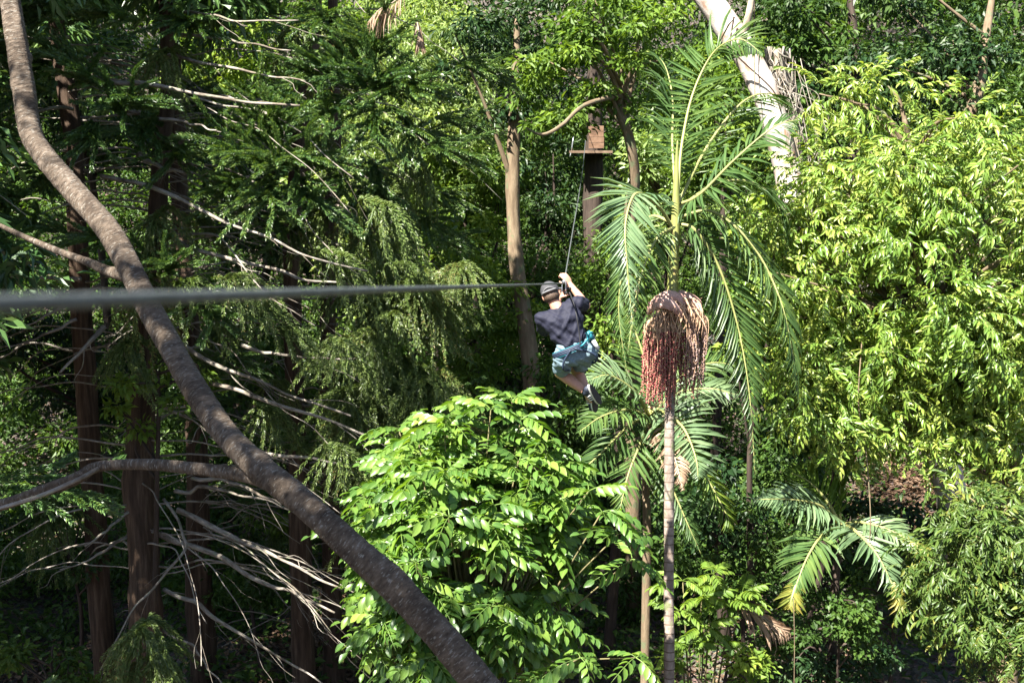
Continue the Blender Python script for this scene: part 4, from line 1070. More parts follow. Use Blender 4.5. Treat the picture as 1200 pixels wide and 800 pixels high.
# second palm, lower and behind
rg = np.random.default_rng(92)
QD = 15.6
qb = P(758, 700, QD); qb[2] = float(hill(qb[0], qb[1])) - .1
palm2 = Thing("palm", "shorter palm with broad silvery fronds behind the ringed trunk, one frond half brown", "palm", qb)
palm2.part("trunk", tube(np.vstack([qb, PL([(758, 640, QD), (757, 580, QD), (758, 535, QD)])]), [.062, .058, .054, .054], sides=12, seg=50, rough=.06, seed=4), M['bark_tan'])
palm2.part("crownshaft", tube(PL([(758, 540, QD), (759, 515, QD), (762, 480, QD)]), [.068, .055, .02], sides=12, seg=20, rough=.04), M['crownshaft'])
o = (761, 488)
add_frond(palm2, [(*o, QD), (745, 460, 15.2), (715, 440, 14.9), (690, 445, 14.7)], [(-.1, .8, .5), (-.3, .6, .7)], .48, .05, 36, .1, rg, mat='palm_back')
add_frond(palm2, [(*o, QD), (735, 480, 15.1), (705, 488, 14.7), (680, 505, 14.4)], [(0, .8, .5), (-.3, .5, .8)], .38, .045, 34, .15, rg, mat='palm')
add_frond(palm2, [(*o, QD), (735, 500, 15.2), (700, 535, 14.8), (672, 558, 14.6)], [(-.2, .8, .6), (-.4, .5, .8)], .42, .045, 34, .3, rg)
add_frond(palm2, [(*o, QD), (775, 482, 15.2), (800, 500, 14.8), (815, 535, 14.5), (818, 560, 14.4)], [(-.1, .4, .9), (.2, .3, .95)], .50, .055, 40, .05, rg, mat='palm_back', a0=1.3, a1=.8, label="broad silvery frond facing the viewer behind the trunk")
add_frond(palm2, [(*o, QD), (790, 462, 15.7), (830, 455, 15.6), (862, 462, 15.5)], [(0, .9, .4), (.1, .7, .7)], .46, .05, 36, .25, rg, mat='palm_back')
add_frond(palm2, [(*o, QD), (800, 440, 16), (835, 425, 16.2), (868, 430, 16.3)], [(0, .8, .5), (.2, .7, .6)], .42, .05, 36, .2, rg)
add_frond(palm2, [(*o, QD), (790, 510, 15.3), (825, 555, 15.1), (850, 600, 15), (858, 620, 15)], [(.1, .6, .7), (.4, .4, .8)], .40, .045, 36, .25, rg, mat='bright')
add_frond(palm2, [(*o, QD), (760, 440, 15.9), (745, 390, 16), (730, 360, 16.1)], [(0, .3, .9), (-.2, .4, .9)], .45, .05, 36, .1, rg, mat='palm')
add_frond(palm2, [(*o, QD), (778, 500, 15), (792, 540, 14.4), (800, 572, 14.2)], [(-.1, .4, .9), (.1, .3, .95)], .28, .045, 30, .2, rg, mat='palm_dead', a0=1.2, a1=.7, label="dry brown frond hanging behind the trunk")
add_frond(palm2, [(*o, QD), (750, 520, 15), (735, 560, 14.7), (722, 620, 14.6)], [(-.1, .5, .9), (-.3, .3, .9)], .38, .045, 34, .25, rg, mat='palm')
add_frond(palm2, [(*o, QD), (775, 540, 15.2), (800, 600, 15), (822, 650, 15)], [(.1, .5, .9), (.3, .3, .9)], .38, .045, 34, .25, rg, mat='palm')

# small palm low on the right
rg = np.random.default_rng(93)
SD = 15.0
sb = P(978, 760, SD); sb[2] = float(hill(sb[0], sb[1])) - .1
palm3 = Thing("palm", "small young palm low in the undergrowth, frond tips yellowed", "palm", sb)
palm3.part("trunk", tube(np.vstack([sb, PL([(978, 700, SD), (982, 650, SD), (988, 612, SD)])]), [.06, .055, .05, .03], sides=12, seg=30, rough=.06, seed=5), M['bark_dark'])
o = (985, 615)
add_frond(palm3, [(*o, SD), (960, 592, 14.6), (925, 585, 14.3), (885, 585, 14.1)], [(0, .9, .5), (-.1, .6, .8)], .42, .05, 34, .25, rg, mat='palm_back')
add_frond(palm3, [(*o, SD), (968, 585, 15), (945, 562, 15), (922, 552, 15)], [(-.2, .6, .8), (-.3, .6, .8)], .36, .05, 30, .05, rg, mat='bright', label="short lime green frond catching the sun")
add_frond(palm3, [(*o, SD), (984, 580, 15), (992, 550, 15.1), (1004, 532, 15.2)], [(.9, .1, .4), (.9, .2, .4)], .22, .04, 26, .0, rg, mat='bright', a0=.5, a1=.3)
add_frond(palm3, [(*o, SD), (1010, 612, 14.6), (1045, 622, 14.3), (1084, 645, 14.1)], [(0, .9, .5), (.3, .6, .8)], .36, .05, 34, .2, rg, mat='palm_back', label="frond reaching right with a yellow tip")
add_frond(palm3, [(*o, SD), (1000, 620, 14.4), (1028, 650, 13.9), (1052, 698, 13.7)], [(0, .8, .6), (.4, .5, .8)], .46, .055, 36, .2, rg, mat='palm_back')
add_frond(palm3, [(*o, SD), (965, 625, 14.4), (945, 655, 13.9), (928, 700, 13.7)], [(0, .8, .6), (-.4, .5, .8)], .44, .055, 36, .2, rg, mat='palm')
add_frond(palm3, [(1062, 632, 14.2), (1084, 646, 14.1), (1092, 652, 14.08)], [(.2, .7, .8), (.3, .6, .8)], .16, .045, 12, .2, rg, mat='palm_tip', start=.05, label="yellowed frond tip")
add_frond(palm3, [(935, 678, 13.8), (928, 700, 13.7), (925, 712, 13.7)], [(-.3, .6, .8), (-.4, .5, .8)], .2, .045, 14, .25, rg, mat='palm_tip', start=.05, label="yellowed frond tip")
add_frond(palm3, [(1047, 682, 13.75), (1053, 702, 13.7), (1056, 712, 13.7)], [(.3, .6, .8), (.4, .5, .8)], .18, .045, 12, .25, rg, mat='palm_tip', start=.05, label="yellowed frond tip")

# fallen and hanging dry fronds
def dry_frond(label, path, normals, ll, lw, n, droop, seed):
    rg = np.random.default_rng(seed)
    pts = PL(path)
    t = Thing("dead_frond", label, "dead frond", pts.mean(0))
    lv, mr = frond_geo(pts, [C(v) for v in normals], ll, lw, n, droop, rg, a0=.7, a1=.3, start=.1)
    t.part("leaflets", lv, M['palm_dead'], smooth=False, stuff=True)
    t.part("midrib", mr, M['bark_pale'])


dry_frond("fallen brown palm frond lying on the slope left of the small palm", [(855, 702, 14.6), (880, 715, 14.6), (905, 730, 14.7), (925, 742, 14.8)], [(.2, .6, .8), (.2, .6, .8)], .42, .05, 22, .35, 5)
dry_frond("pale dry palm frond hanging above the dark conifer tufts", [(478, -14, 14.6), (462, 2, 14.5), (444, 12, 14.4), (428, 30, 14.3)], [(-.2, .9, .4), (-.7, .6, .5)], .36, .022, 26, 1.8, 6)
dry_frond("smaller dry palm strip hanging beside the pale feathery tree", [(488, 20, 14.8), (491, 38, 14.7), (493, 52, 14.7)], [(.3, .5, .9), (.3, .5, .9)], .32, .022, 14, 1.6, 7)

# ------------------------------------------------------------------ white trunk with dry vines, snag beside it
wt = PL([(1110, 560, 18.5), (1000, 340, 17.0), (940, 260, 16.2), (922, 200, 16.1), (910, 150, 16), (897, 110, 16), (878, 72, 16), (852, 32, 16), (825, -10, 16), (790, -70, 16)])
wb = wt[0].copy(); wb[2] = float(hill(wb[0], wb[1])) - .1; wb[0] += .3
white = Thing("white_trunk_tree", "smooth white leaning trunk in full sun at the top, right of the palm", "tree", wb)
white.part("trunk", tube(np.vstack([wb, wt]), [.3, .25, .22, .2, .19, .185, .18, .18, .19, .18, .15], sides=20, seg=90, rough=.05, seed=9, lump=.04), M['bark_white'])
white.part("branch", tube(PL([(868, 62, 15.9), (872, 40, 15.7), (878, 15, 15.6), (884, -20, 15.6)]), [.07, .055, .05, .04], sides=10, seg=20, rough=.08, seed=10), M['bark_pale'])
rg = np.random.default_rng(95)
cen = wt[-1] + rg.normal(0, 1, (26, 3)) * [1.2, 1, .4] + [0, 0, 1.5]
white.part("crown", clump_leaves(rg, cen, .4, 60, .14, .05), M['bright'], smooth=False, stuff=True)
sg = PL([(1110, 540, 18.8), (1000, 330, 17.2), (935, 200, 16.3), (928, 140, 16.2), (917, 98, 16.1), (911, 58, 16)])
sgb = sg[0].copy(); sgb[2] = float(hill(sgb[0], sgb[1])) - .1
snag = Thing("snag", "broken grey stump wrapped in dry vines just right of the white trunk", "snag", sgb)
snag.part("trunk", tube(np.vstack([sgb, sg]), [.18, .15, .14, .12, .11, .10, .05], sides=14, seg=60, rough=.2, seed=11), M['bark_pale'])
vn = []
for q in range(46):
    f0 = rg.uniform(0, .5); pp = spline(sg, 40)
    ang = rg.uniform(0, 6.28); tw_ = rg.normal(0, 3)
    i = np.linspace(20 + f0 * 10, 39 if q % 3 else 34, 16).astype(int)
    r = .12 + rg.uniform(.0, .07)
    aa = ang + tw_ * np.linspace(0, 1, 16)
    pts = pp[i] + np.stack([np.cos(aa) * r, np.sin(aa) * r, rg.normal(0, .02, 16)], -1)
    vn.append(tube(pts, [rg.uniform(.006, .016)] * 2, sides=5, seg=30, seed=q))
for q in range(14):
    a = P(rg.uniform(905, 945), rg.uniform(60, 150), 16); b = P(rg.uniform(915, 960), rg.uniform(160, 260), 15.7)
    vn.append(tube([a, a * .5 + b * .5 + rg.normal(0, .18, 3) + [.15, 0, 0], b], [.006, .005], sides=4, seg=14, seed=q))
snag.part("vine", merge(vn), M['dead_branch'], stuff=True)
for q, (pts, r0, lb) in enumerate((([(884, -10, 15.8), (884, 60, 15.7), (885, 125, 15.7)], .009, "thin straight vine hanging in front of the white trunk"),
                               ([(860, 20, 15.72), (856, 55, 15.75), (868, 70, 15.72), (905, 105, 15.75), (915, 130, 15.8)], .012, "dark vine winding over the white trunk"),
                               ([(1010, 400, 14.2), (1006, 470, 14.1), (1014, 520, 14.1), (1020, 600, 14.1), (1018, 650, 14.1)], .008, "thin bare vine hanging in front of the small palm"),
                               ([(960, 500, 14.6), (978, 495, 14.6), (992, 470, 14.5), (1000, 440, 14.4)], .009, "short pale vine loop under the yellow-green tree"),
                               ([(930, 700, 13.6), (931, 760, 13.6), (930, 830, 13.6)], .006, "thin vine hanging down to the bottom edge below the small palm"))):
    pp_ = PL(pts)
    single("vine", tube(pp_, [r0, r0 * .8], sides=6, seg=30, rough=.1, seed=q, lump=.1), M['bark_tan' if q != 1 else 'bark_dark'], lb, "vine", "hanging vines")
lg = PL([(1120, 460, 15.6), (1150, 490, 15.4), (1185, 525, 15.2), (1230, 565, 15)])
lgb = lg[-1]
single("fallen_log", tube(lg, [.12, .14, .15, .15], sides=12, seg=24, rough=.1, seed=14), M['bark_white'], "pale fallen log under the yellow-green tree at the right edge", "log")

# ------------------------------------------------------------------ far platform
FD = 30.0
ax = np.array([RIGHT, [0, 1, 0], ZUP])
ptr = P(695, 300, FD + .3); ptr[2] = float(hill(ptr[0], ptr[1])) - .2
ptree = Thing("platform_tree", "dark thick trunk carrying the far wooden platform", "tree", ptr)
ptop = P(696, 165, FD + .3)
tpx = np.array([ptr, ptr * .5 + ptop * .5, ptop, ptop + [0.05, .1, 5.5]])
ptree.part("trunk", tube(tpx, [.30, .27, .24, .16], sides=16, seg=60, rough=.08, seed=12), M['bark_dark'])
rg = np.random.default_rng(97)
cen = tpx[-1] + rg.normal(0, 1, (40, 3)) * [2, 1.6, .9]
ptree.part("crown", clump_leaves(rg, cen, .6, 70, .2, .09), M['dark'], smooth=False, stuff=True)
pc = P(692, 178, FD)
plat = Thing("platform", "small wooden tree platform with an upright board panel at the cable's far end", "platform", pc)
wpx = FD / F
dw = 48 * wpx / 2
nb = 6
for q in range(nb):
    c_ = P(692, 178, FD) + np.array([0, -.42 + q * .17, 0])
    plat.part("deck_plank", box(c_, ax, (dw, .08, .032)), M['deck'], smooth=False)
for sx in (-.45, .45):
    plat.part("bearer", box(P(692, 178, FD) + np.array([sx * .9, 0, -.09]), ax, (.03, .42, .03)), M['bark_dark'], smooth=False)
pw = 17.5 * wpx
for q in range(4):
    c_ = P(697.5, 0, FD) * 0 + P(697.5, 175 - 3.4 - q * 6.6, FD) + np.array([0, -.30, 0.02])
    plat.part("board", box(c_ + [rg.normal(0, .006), rg.normal(0, .006), 0], ax, (pw / 2, .018, 6.6 * wpx / 2 - .006)), M['wood'], smooth=False)
plat.part("railing_wire", merge([tube(PL([(672, 160, FD - .3), (669.5, 178, FD - .3)]), [.018, .018], sides=6, seg=4), tube(PL([(669.5, 178, FD - .3), (668, 184, FD - .3)]), [.022, .022], sides=6, seg=4)]), M['steel'])

# ------------------------------------------------------------------ zip line
near = P(0, 356, .46)
PUL = P(661, 332, 10.95)
far_e = P(687.5, 150, FD - .02)
bk = near + nrm(near - PUL) * 8.0
mid = [P(671, 272, 15.2) , P(678.5, 228, 19.0)]
cl = np.vstack([bk, near, near * .5 + PUL * .5, PUL, mid[0], mid[1], P(683.5, 192, 24), far_e])
segs = [spline(cl[:4], 60)[:-1] if False else np.vstack([bk + (PUL - bk) * f for f in np.concatenate([np.linspace(0, .385, 20)[:-1], np.linspace(.385, .56, 420)[:-1], np.linspace(.56, 1, 120)])[:-1]]), spline(cl[3:], 40)]
single("zip_line_cable", tube(np.vstack(segs), [.0036] * 12 + [.0050, .0066, .0075], sides=24, raw=True, strands=6), M['cable'], "grey steel zip line cable running past the rider up to the far platform", "cable")

# trolley hanging on the cable
tro = Thing("trolley", "small steel zip line trolley on the cable in the rider's hands", "trolley", PUL)
cd = nrm(PUL - near); cs = nrm(np.cross(cd, ZUP)); cu = np.cross(cs, cd)
axt = np.array([cd, cs, cu])
for sgn in (-1, 1):
    tro.part("side_plate", box(PUL + cs * sgn * .018 - cu * .02, axt, (.055, .003, .045)), M['steel'], smooth=False)
for q in (-.028, .028):
    tro.part("wheel", cylinder(PUL + cd * q + cu * .017 - cs * .013, PUL + cd * q + cu * .017 + cs * .013, .019), M['steel'])
ring = np.array([PUL - cu * .085 + cu * .03 * math.cos(a) + cs * .02 * math.sin(a) for a in np.linspace(0, 6.283, 17)])
tro.part("carabiner", tube(ring, [.006], sides=6, raw=True), M['steel'])
tro.part("handle", cylinder(PUL - cu * .05 - cs * .13, PUL - cu * .05 + cs * .13, .014), M['black'])

# ------------------------------------------------------------------ the rider
D0 = 10.7
K = D0 / F


def B(px, py, dd=0.0):
    return P(px, py, D0 + dd)


def capsule(p0, p1, r0, r1, sides=14, sq=1.0, sv=None):
    p0 = np.asarray(p0, float); p1 = np.asarray(p1, float)
    ax_ = p1 - p0; L = np.linalg.norm(ax_) + 1e-6; u = ax_ / L
    prof = []
    for a in np.linspace(-90, 0, 6)[:-1]:
        prof.append((r0 * math.sin(R(a)), r0 * math.cos(R(a))))
    for f in np.linspace(0, 1, 6):
        prof.append((f * L, r0 + (r1 - r0) * f))
    for a in np.linspace(0, 90, 6)[1:]:
        prof.append((L + r1 * math.sin(R(a)), r1 * math.cos(R(a))))
    prof = np.array(prof); prof[:, 1] = np.maximum(prof[:, 1], 5e-4)
    s = np.cross(u, ZUP if abs(u[2]) < .9 else RIGHT) if sv is None else np.asarray(sv, float) - u * np.dot(sv, u)
    s = s / np.linalg.norm(s); t = np.cross(u, s)
    a = np.linspace(0, 2 * np.pi, sides, endpoint=False)
    V = (p0 + u * prof[:, 0][:, None])[:, None] + prof[:, 1][:, None, None] * (np.cos(a)[None, :, None] * s + np.sin(a)[None, :, None] * t * sq)
    n_ = len(prof)
    V = V.reshape(-1, 3)
    i = np.arange(n_ - 1)[:, None] * sides; j = np.arange(sides)[None]; k = (j + 1) % sides
    q = np.stack([i + j, i + k, i + sides + k, i + sides + j], -1).reshape(-1, 4)
    V = np.vstack([V, p0 - u * r0, p1 + u * r1])
    jj = np.arange(sides); kk = (jj + 1) % sides
    caps = np.vstack([np.stack([kk, jj, np.full(sides, len(V) - 2)], -1), np.stack([(n_ - 1) * sides + jj, (n_ - 1) * sides + kk, np.full(sides, len(V) - 1)], -1)])
    return V, [q, caps], {}


def ellip(c, axes, n=16):
    """ellipsoid with three axis vectors (scaled)"""
    axes = np.asarray(axes, float)
    th = np.linspace(.05, math.pi - .05, n); ph = np.linspace(0, 2 * math.pi, n, endpoint=False)
    T, Ph = np.meshgrid(th, ph, indexing='ij')
    U = np.stack([np.sin(T) * np.cos(Ph), np.sin(T) * np.sin(Ph), np.cos(T)], -1).reshape(-1, 3)
    V = c + U @ axes
    i = np.arange(n - 1)[:, None] * n; j = np.arange(n)[None]; k = (j + 1) % n
    q = np.stack([i + j, i + n + j, i + n + k, i + k], -1).reshape(-1, 4)
    return V, [q, np.array([np.arange(n)]), np.array([np.arange(n)[::-1] + (n - 1) * n])], {}


def remesh(t, name, prims, vox, smooth, mat, parent=None, label=None, wrinkle=None):
    V, f, a = merge(prims)
    ob = t.part(name, (V, f, {}), mat, parent=parent, label=label)
    m = ob.modifiers.new("r", 'REMESH'); m.mode = 'VOXEL'; m.voxel_size = vox; m.use_smooth_shade = True
    m2 = ob.modifiers.new("s", 'SMOOTH'); m2.iterations = smooth; m2.factor = .5
    dg = bpy.context.evaluated_depsgraph_get()
    me = bpy.data.meshes.new_from_object(ob.evaluated_get(dg))
    ob.modifiers.clear()
    ob.data = me
    me.name = name
    me.polygons.foreach_set("use_smooth", np.ones(len(me.polygons), bool))
    if not me.materials:
        me.materials.append(mat)
    if wrinkle is not None:
        co = np.empty(len(me.vertices) * 3, np.float32); me.vertices.foreach_get("co", co); co = co.reshape(-1, 3)
        nn = np.empty(len(me.vertices) * 3, np.float32); me.vertices.foreach_get("normal", nn); nn = nn.reshape(-1, 3)
        co = co + nn * wrinkle(co + t.loc)[:, None]
        me.vertices.foreach_set("co", co.astype(np.float32).ravel()); me.update()
    return ob


def hand(wr, pd, pn, th, curl, scale=1.0):
    """palm + four unequal curled fingers + a thumb from the palm's side"""
    pd, pn = nrm(np.asarray(pd, float)), np.asarray(pn, float)
    pn = nrm(pn - pd * np.dot(pn, pd)); th_ = np.asarray(th, float)
    lat = nrm(th_ - pd * np.dot(th_, pd) - pn * np.dot(th_, pn))
    S = scale
    out = [ellip(wr + pd * .048 * S, [lat * .043 * S, pn * .019 * S, pd * .056 * S])]
    for q, (off, ln) in enumerate(((.031, .92), (.0105, 1.0), (-.0105, .95), (-.030, .76))):
        p = wr + pd * (.090 - .006 * abs(q - 1)) * S + lat * off * S
        ang = R(curl[0])
        for seg, (sl_, dc) in enumerate(((.044, curl[1]), (.027, curl[2]), (.021, 0))):
            dv = pd * math.cos(ang) + pn * math.sin(ang)
            e = p + dv * sl_ * ln * S
            out.append(capsule(p, e, (.0098 - .0011 * seg) * S, (.0092 - .0011 * seg) * S, 10))
            p = e; ang += R(dc)
    p = wr + pd * .028 * S + lat * .034 * S
    e1 = p + (lat * .55 + pd * .6 + pn * .5) * .046 * S
    e2 = e1 + (pd * .55 + pn * .85 - lat * .25) * .032 * S
    out += [capsule(wr + pd * .012 * S + lat * .018 * S, p, .017 * S, .014 * S, 10), capsule(p, e1, .013 * S, .0115 * S, 10), capsule(e1, e2, .011 * S, .009 * S, 10)]
    return out


rider = Thing("person", "person in navy t-shirt, grey cap and pale blue shorts hanging from the zip line", "person", B(674, 416))
hd = B(645.5, 344, .03)                              # head centre
nk0, nk1 = B(650, 356, .02), B(657, 368, .01)
shL, shR = B(636, 374, .02), B(677, 356, .02)
chest, waist, hip = B(660, 376, .02), B(668, 396, .02), B(675, 413, .02)
elL, wrL = B(640, 389, .27), B(656, 349, .30)
elR, wrR = B(687, 358, .17), B(668, 333, .28)
hpL, hpR = B(661, 419, .03), B(689, 411, .03)
knL, anL = B(657, 437, .33), B(686.5, 459, .17)
knR, anR = B(676, 434, .40), B(689, 461, .30)
hu = nrm(hd - nk1 + C((0, .05, 0)))                  # head up
hf = nrm(FWD + .0 * ZUP - hu * np.dot(FWD, hu)); hf = nrm(hf + RIGHT * .15); hf = nrm(hf - hu * np.dot(hf, hu))
hs_ = np.cross(hf, hu)
hd2 = hd
bodyp = [ellip(hd2, [hs_ * .074, hf * .095, hu * .112]), ellip(hd2 - hu * .06 + hf * .03, [hs_ * .058, hf * .062, hu * .065]),
         capsule(hd2 - hu * .085 - hf * .005, nk1, .056, .062),
         ellip(hd2 + hf * .096 - hu * .02, [hs_ * .013, hf * .022, hu * .022]), ellip(hd2 + hf * .088 - hu * .062, [hs_ * .024, hf * .010, hu * .008]),
         ellip(hd2 + hf * .086 + hu * .018 + hs_ * .03, [hs_ * .014, hf * .009, hu * .008]), ellip(hd2 + hf * .086 + hu * .018 - hs_ * .03, [hs_ * .014, hf * .009, hu * .008])]
for sg_ in (-1, 1):
    bodyp.append(ellip(hd2 + hs_ * sg_ * .080 - hu * .015 - hf * .008, [hs_ * .011, hf * .018, hu * .032]))
bodyp += [capsule(shL, shR, .055, .055), capsule(chest - C((.05, .03, 0)), chest + C((.06, .01, 0)), .085, .08), capsule(chest, waist, .085, .08), capsule(waist, hip, .08, .09), capsule(hpL, hpR, .085, .085),
          capsule(shL, elL, .050, .041), capsule(elL, wrL, .040, .027), capsule(shR, elR, .050, .043), capsule(elR, elR * .6 + wrR * .4, .042, .040), capsule(elR * .6 + wrR * .4, wrR, .040, .026),
          capsule(hpL, knL, .085, .060), capsule(knL, knL * .65 + anL * .35 - FWD * .012, .056, .057), capsule(knL * .65 + anL * .35 - FWD * .012, anL, .056, .036),
          capsule(hpR, knR, .085, .060), capsule(knR, knR * .65 + anR * .35 - FWD * .012, .056, .057), capsule(knR * .65 + anR * .35 - FWD * .012, anR, .056, .036),
          capsule(anL, anL + nrm(C((.4, -.6, -.5))) * .12, .038, .03), capsule(anR, anR + nrm(C((.2, -.7, -.6))) * .12, .038, .03)]
bodyp += hand(wrR, P(661.5, 323, D0 + .27) - wrR, FWD * 1 + RIGHT * -.6, RIGHT * -.4 - FWD * .8, (25, 70, 55))
bodyp += hand(wrL, P(661, 338, D0 + .27) - wrL, RIGHT * .9 + FWD * .3, -FWD * .9 + ZUP * .2, (25, 65, 50))
body = remesh(rider, "body", bodyp, .0055, 3, M['skin'])
for sg_ in (-1, 1):
    rider.part("eye", ellip(hd2 + hf * .088 + hu * .008 + hs_ * sg_ * .030, [hs_ * .011, hf * .008, hu * .008], 10), M['white'], parent=body)

tu = nrm(chest - hip); tsd = nrm(RIGHT - tu * np.dot(RIGHT, tu)); tsd = nrm(shR - shL - tu * np.dot(shR - shL, tu))


def shirt_wr(p):
    q = p - hip
    a = q @ tu; b = q @ tsd; c_ = q @ FWD
    return .008 * np.maximum(0, np.sin(a * 44 - b * 30 + 2.2 * np.sin(b * 11 + 2))) ** 2 * np.clip(1.25 - a * 1.6, .1, 1) - .006 * np.maximum(0, np.sin(a * 34 + b * 52 + 1.3 * np.sin(a * 12))) ** 3 + .0045 * np.sin(a * 62 + 9 * np.sin(b * 9 + 1) + c_ * 15) * np.clip(1.2 - a * 1.2, .2, 1) + .006 * np.sin(a * 31 + b * 26 + 1.7 * np.sin(b * 14)) * np.clip(1 - a, .25, 1) + .0028 * np.sin(b * 55 - a * 24)


slL, slR = shL * .42 + elL * .58, shR * .5 + elR * .5
shirt = [capsule(shL + C((.03, -.01, 0)), shR + C((-.02, -.01, 0)), .080, .080), capsule(nk1 + C((-.01, -.04, 0)), chest, .095, .14),
         capsule(chest - C((.065, .03, 0)), chest + C((.075, .02, 0)), .125, .12), capsule(chest - C((.05, .04, 0)), waist - C((.045, .0, 0)), .125, .115), capsule(chest + C((.05, 0, 0)), waist + C((.05, 0.02, 0)), .12, .112), capsule(waist - C((.045, 0, 0)), hip + C((-.07, .085, 0)), .115, .118),
         capsule(waist + C((.045, .02, 0)), hip + C((.045, .10, 0)), .112, .108),
         capsule(shL, slL, .078, .070), capsule(shL * .6 + slL * .4, slL + C((-.01, -.03, 0)), .076, .066), capsule(shR, slR, .080, .076)]
remesh(rider, "shirt", shirt, .008, 6, M['shirt'], wrinkle=shirt_wr)


def short_wr(p):
    q = p - hip
    return -.008 * np.maximum(0, np.sin((q @ RIGHT) * 40 + (q @ ZUP) * 58 + np.sin((q @ RIGHT) * 17))) ** 3 + .004 * np.sin((q @ RIGHT) * 48 + (q @ ZUP) * 40) + .003 * np.sin((q @ ZUP) * 75 - (q @ RIGHT) * 30)


lgL, lgR = hpL * .35 + knL * .65, hpR * .35 + knR * .65
shorts = [capsule(hip + C((-.10, .045, 0)), hip + C((.09, .10, 0)), .098, .098), capsule(hpL, hpR, .106, .106), capsule(hpL, lgL, .108, .092), capsule(hpR, lgR, .104, .092)]
remesh(rider, "shorts", shorts, .008, 4, M['shorts'], wrinkle=short_wr)

# cap
cap_c = hd2 + hu * .022
th = np.linspace(0, math.pi / 2 + .12, 14); ph = np.linspace(0, 2 * math.pi, 36, endpoint=False)
T, Ph = np.meshgrid(th, ph, indexing='ij')
rr_ = 1 + .02 * np.abs(np.cos(3 * Ph)) * np.sin(T)
Vc = cap_c + (np.sin(T) * np.cos(Ph) * rr_)[..., None] * hs_ * .087 + (np.sin(T) * np.sin(Ph) * rr_)[..., None] * hf * .108 + np.cos(T)[..., None] * hu * .100
i = np.arange(13)[:, None] * 36; j = np.arange(36)[None]; k = (j + 1) % 36
capo = rider.part("cap", (Vc.reshape(-1, 3), [np.stack([i + j, i + 36 + j, i + 36 + k, i + k], -1).reshape(-1, 4)], {}), M['cap'])
br = [cap_c + hf * (.10 + .075 * f) + hs_ * s * (.075 - .02 * f * f) - hu * (.005 + .018 * f + .02 * s * s) for f in np.linspace(0, 1, 5) for s in np.linspace(-1, 1, 9)]
br = np.array(br); br = np.vstack([br, br - hu * .004])
i = (np.arange(4)[:, None] * 9 + np.arange(8)[None]).ravel()
rider.part("brim", (br, [np.stack([i, i + 1, i + 10, i + 9], -1), np.stack([i + 45, i + 54, i + 55, i + 46], -1)], {}), M['cap'], parent=capo)
sb_ = [cap_c + hs_ * .092 * math.cos(a) + hf * .113 * math.sin(a) - hu * .002 for a in np.linspace(R(222), R(318), 14)]
rider.part("strap", tube(np.array(sb_), [.009], sides=8, raw=True), M['capband'], parent=capo)
ob_ = [cap_c + hs_ * .090 * math.cos(a) + hf * .111 * math.sin(a) + hu * (.030 * math.sin((a - R(228)) / R(84) * math.pi)) for a in np.linspace(R(228), R(312), 14)]
rider.part("opening_trim", tube(np.array(ob_), [.006], sides=8, raw=True), M['capband'], parent=capo)
rider.part("hair", ellip(hd2 - hu * .022 - hf * .010, [hs_ * .081, hf * .092, hu * .070]), M['hair'])

# shoes
for (an, dv, sn) in ((anL, C((.42, -.62, -.66)), C((.80, .15, .58))), (anR, C((.1, -.8, -.6)), C((.6, .1, .8)))):
    dv = nrm(dv); sn = nrm(sn - dv * np.dot(sn, dv)); wd = np.cross(dv, sn)
    heel = an - dv * .05 + sn * .035
    lst = [capsule(heel + dv * .01, heel + dv * .10, .038, .044, sv=wd), capsule(heel + dv * .10, heel + dv * .215, .046, .034, sv=wd, sq=.75), capsule(an - sn * .0, heel + dv * .03, .044, .042)]
    sh_ = remesh(rider, "shoe", lst, .006, 3, M['shoe'])
    m_ = 24
    ov = np.array([heel + dv * (.095 + .150 * math.cos(a)) + wd * (.043 + .008 * math.cos(a)) * math.sin(a) for a in np.linspace(0, 2 * math.pi, m_, endpoint=False)])
    for nm, o0, o1, mt in (("midsole", .026, .044, 'white'), ("outsole", .0441, .054, 'sole')):
        V = np.vstack([ov + sn * o0, ov + sn * o1])
        jj = np.arange(m_); kk = (jj + 1) % m_
        rider.part(nm, (V, [np.stack([jj, kk, kk + m_, jj + m_], -1), np.array([jj[::-1]]), np.array([jj + m_])], {}), M[mt], parent=sh_, smooth=False)
    for f in (.055, .085, .115):
        for sg_ in (-1, 1):
            a0_ = heel + dv * f + wd * sg_ * .044 + sn * .02; a1_ = heel + dv * (f + .03) + wd * sg_ * .036 - sn * .032
            rider.part("stripe", tube([a0_, a0_ * .5 + a1_ * .5 + wd * sg_ * .004, a1_], [.006], sides=6, seg=6), M['white'], parent=sh_)

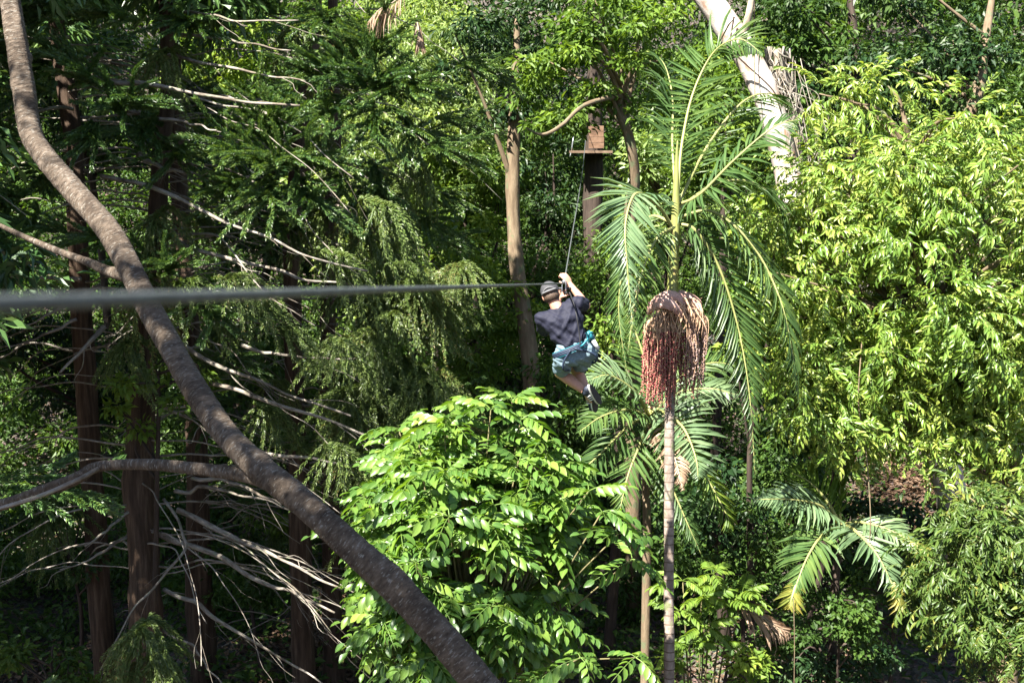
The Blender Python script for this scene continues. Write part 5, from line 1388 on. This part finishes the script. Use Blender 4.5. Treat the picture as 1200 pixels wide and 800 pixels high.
# harness: belt, leg loops, gear
def loop(c, u, v, ru, rv, r, n=40, m=None):
    a = np.linspace(0, 2 * math.pi, n)
    return tube(c + np.cos(a)[:, None] * u * ru + np.sin(a)[:, None] * v * rv, [r], sides=8, raw=True)


har = nrm(tsd)
bc_ = B(670, 409, .02)
belt_u, belt_v = har, nrm(np.cross(har, tu))
hn = rider.part("harness", merge([loop(bc_ + tu * o_, belt_u, belt_v, .183, .138, .012) for o_ in (-.012, .0, .012)]), M['navy'])
rider.part("belt_trim", merge([loop(bc_ + tu * .028, belt_u, belt_v, .183, .138, .004), loop(bc_ - tu * .026, belt_u, belt_v, .186, .141, .004)]), M['teal'], parent=hn)
lp = []
for (hp_, s_) in ((hpL, -1), (hpR, 1)):
    pts = [bc_ + belt_u * s_ * .02 - FWD * .148 * 1, hp_ - FWD * .128 - tu * .03 + belt_u * s_ * .02, hp_ - FWD * .085 - tu * .10 + belt_u * s_ * .05, hp_ + FWD * .06 - tu * .125, hp_ + FWD * .16 - tu * .02 + belt_u * s_ * .09, bc_ + belt_v * 0 + FWD * .12 + belt_u * s_ * .08]
    lp.append(tube(pts, [.010], sides=8, seg=36))
rider.part("leg_loop", merge(lp), M['navy'], parent=hn)
rider.part("gear_loop", tube([bc_ + har * .165 - FWD * .08, B(689, 392, -.09), B(694, 390, -.05), bc_ + har * .185 + C((0, -.01, 0))], [.011], sides=8, seg=20), M['teal'], parent=hn)
rider.part("gear_loop", tube([bc_ + har * .08 - FWD * .15, B(683, 404, -.165), B(690, 396, -.13), bc_ + har * .17 - FWD * .06], [.009], sides=8, seg=20), M['teal'], parent=hn)
rider.part("brake_bar", cylinder(B(694.5, 398, -.06), B(701, 408.5, -.05), .020), M['white'], parent=hn)
rider.part("bar_sleeve", cylinder(B(688.5, 388.5, -.07), B(694.3, 397.7, -.06), .024), M['teal'], parent=hn)

single("lanyard", tube([PUL - cu * .1, B(667, 343, .16), B(670, 349, -.02), B(673, 358, -.105), B(676, 372, -.155), B(679, 392, -.145), B(680, 404, -.15)], [.0065], sides=8, seg=50), M['black'],
       "black cord running from the trolley over the rider's shoulder to the harness", "lanyard")
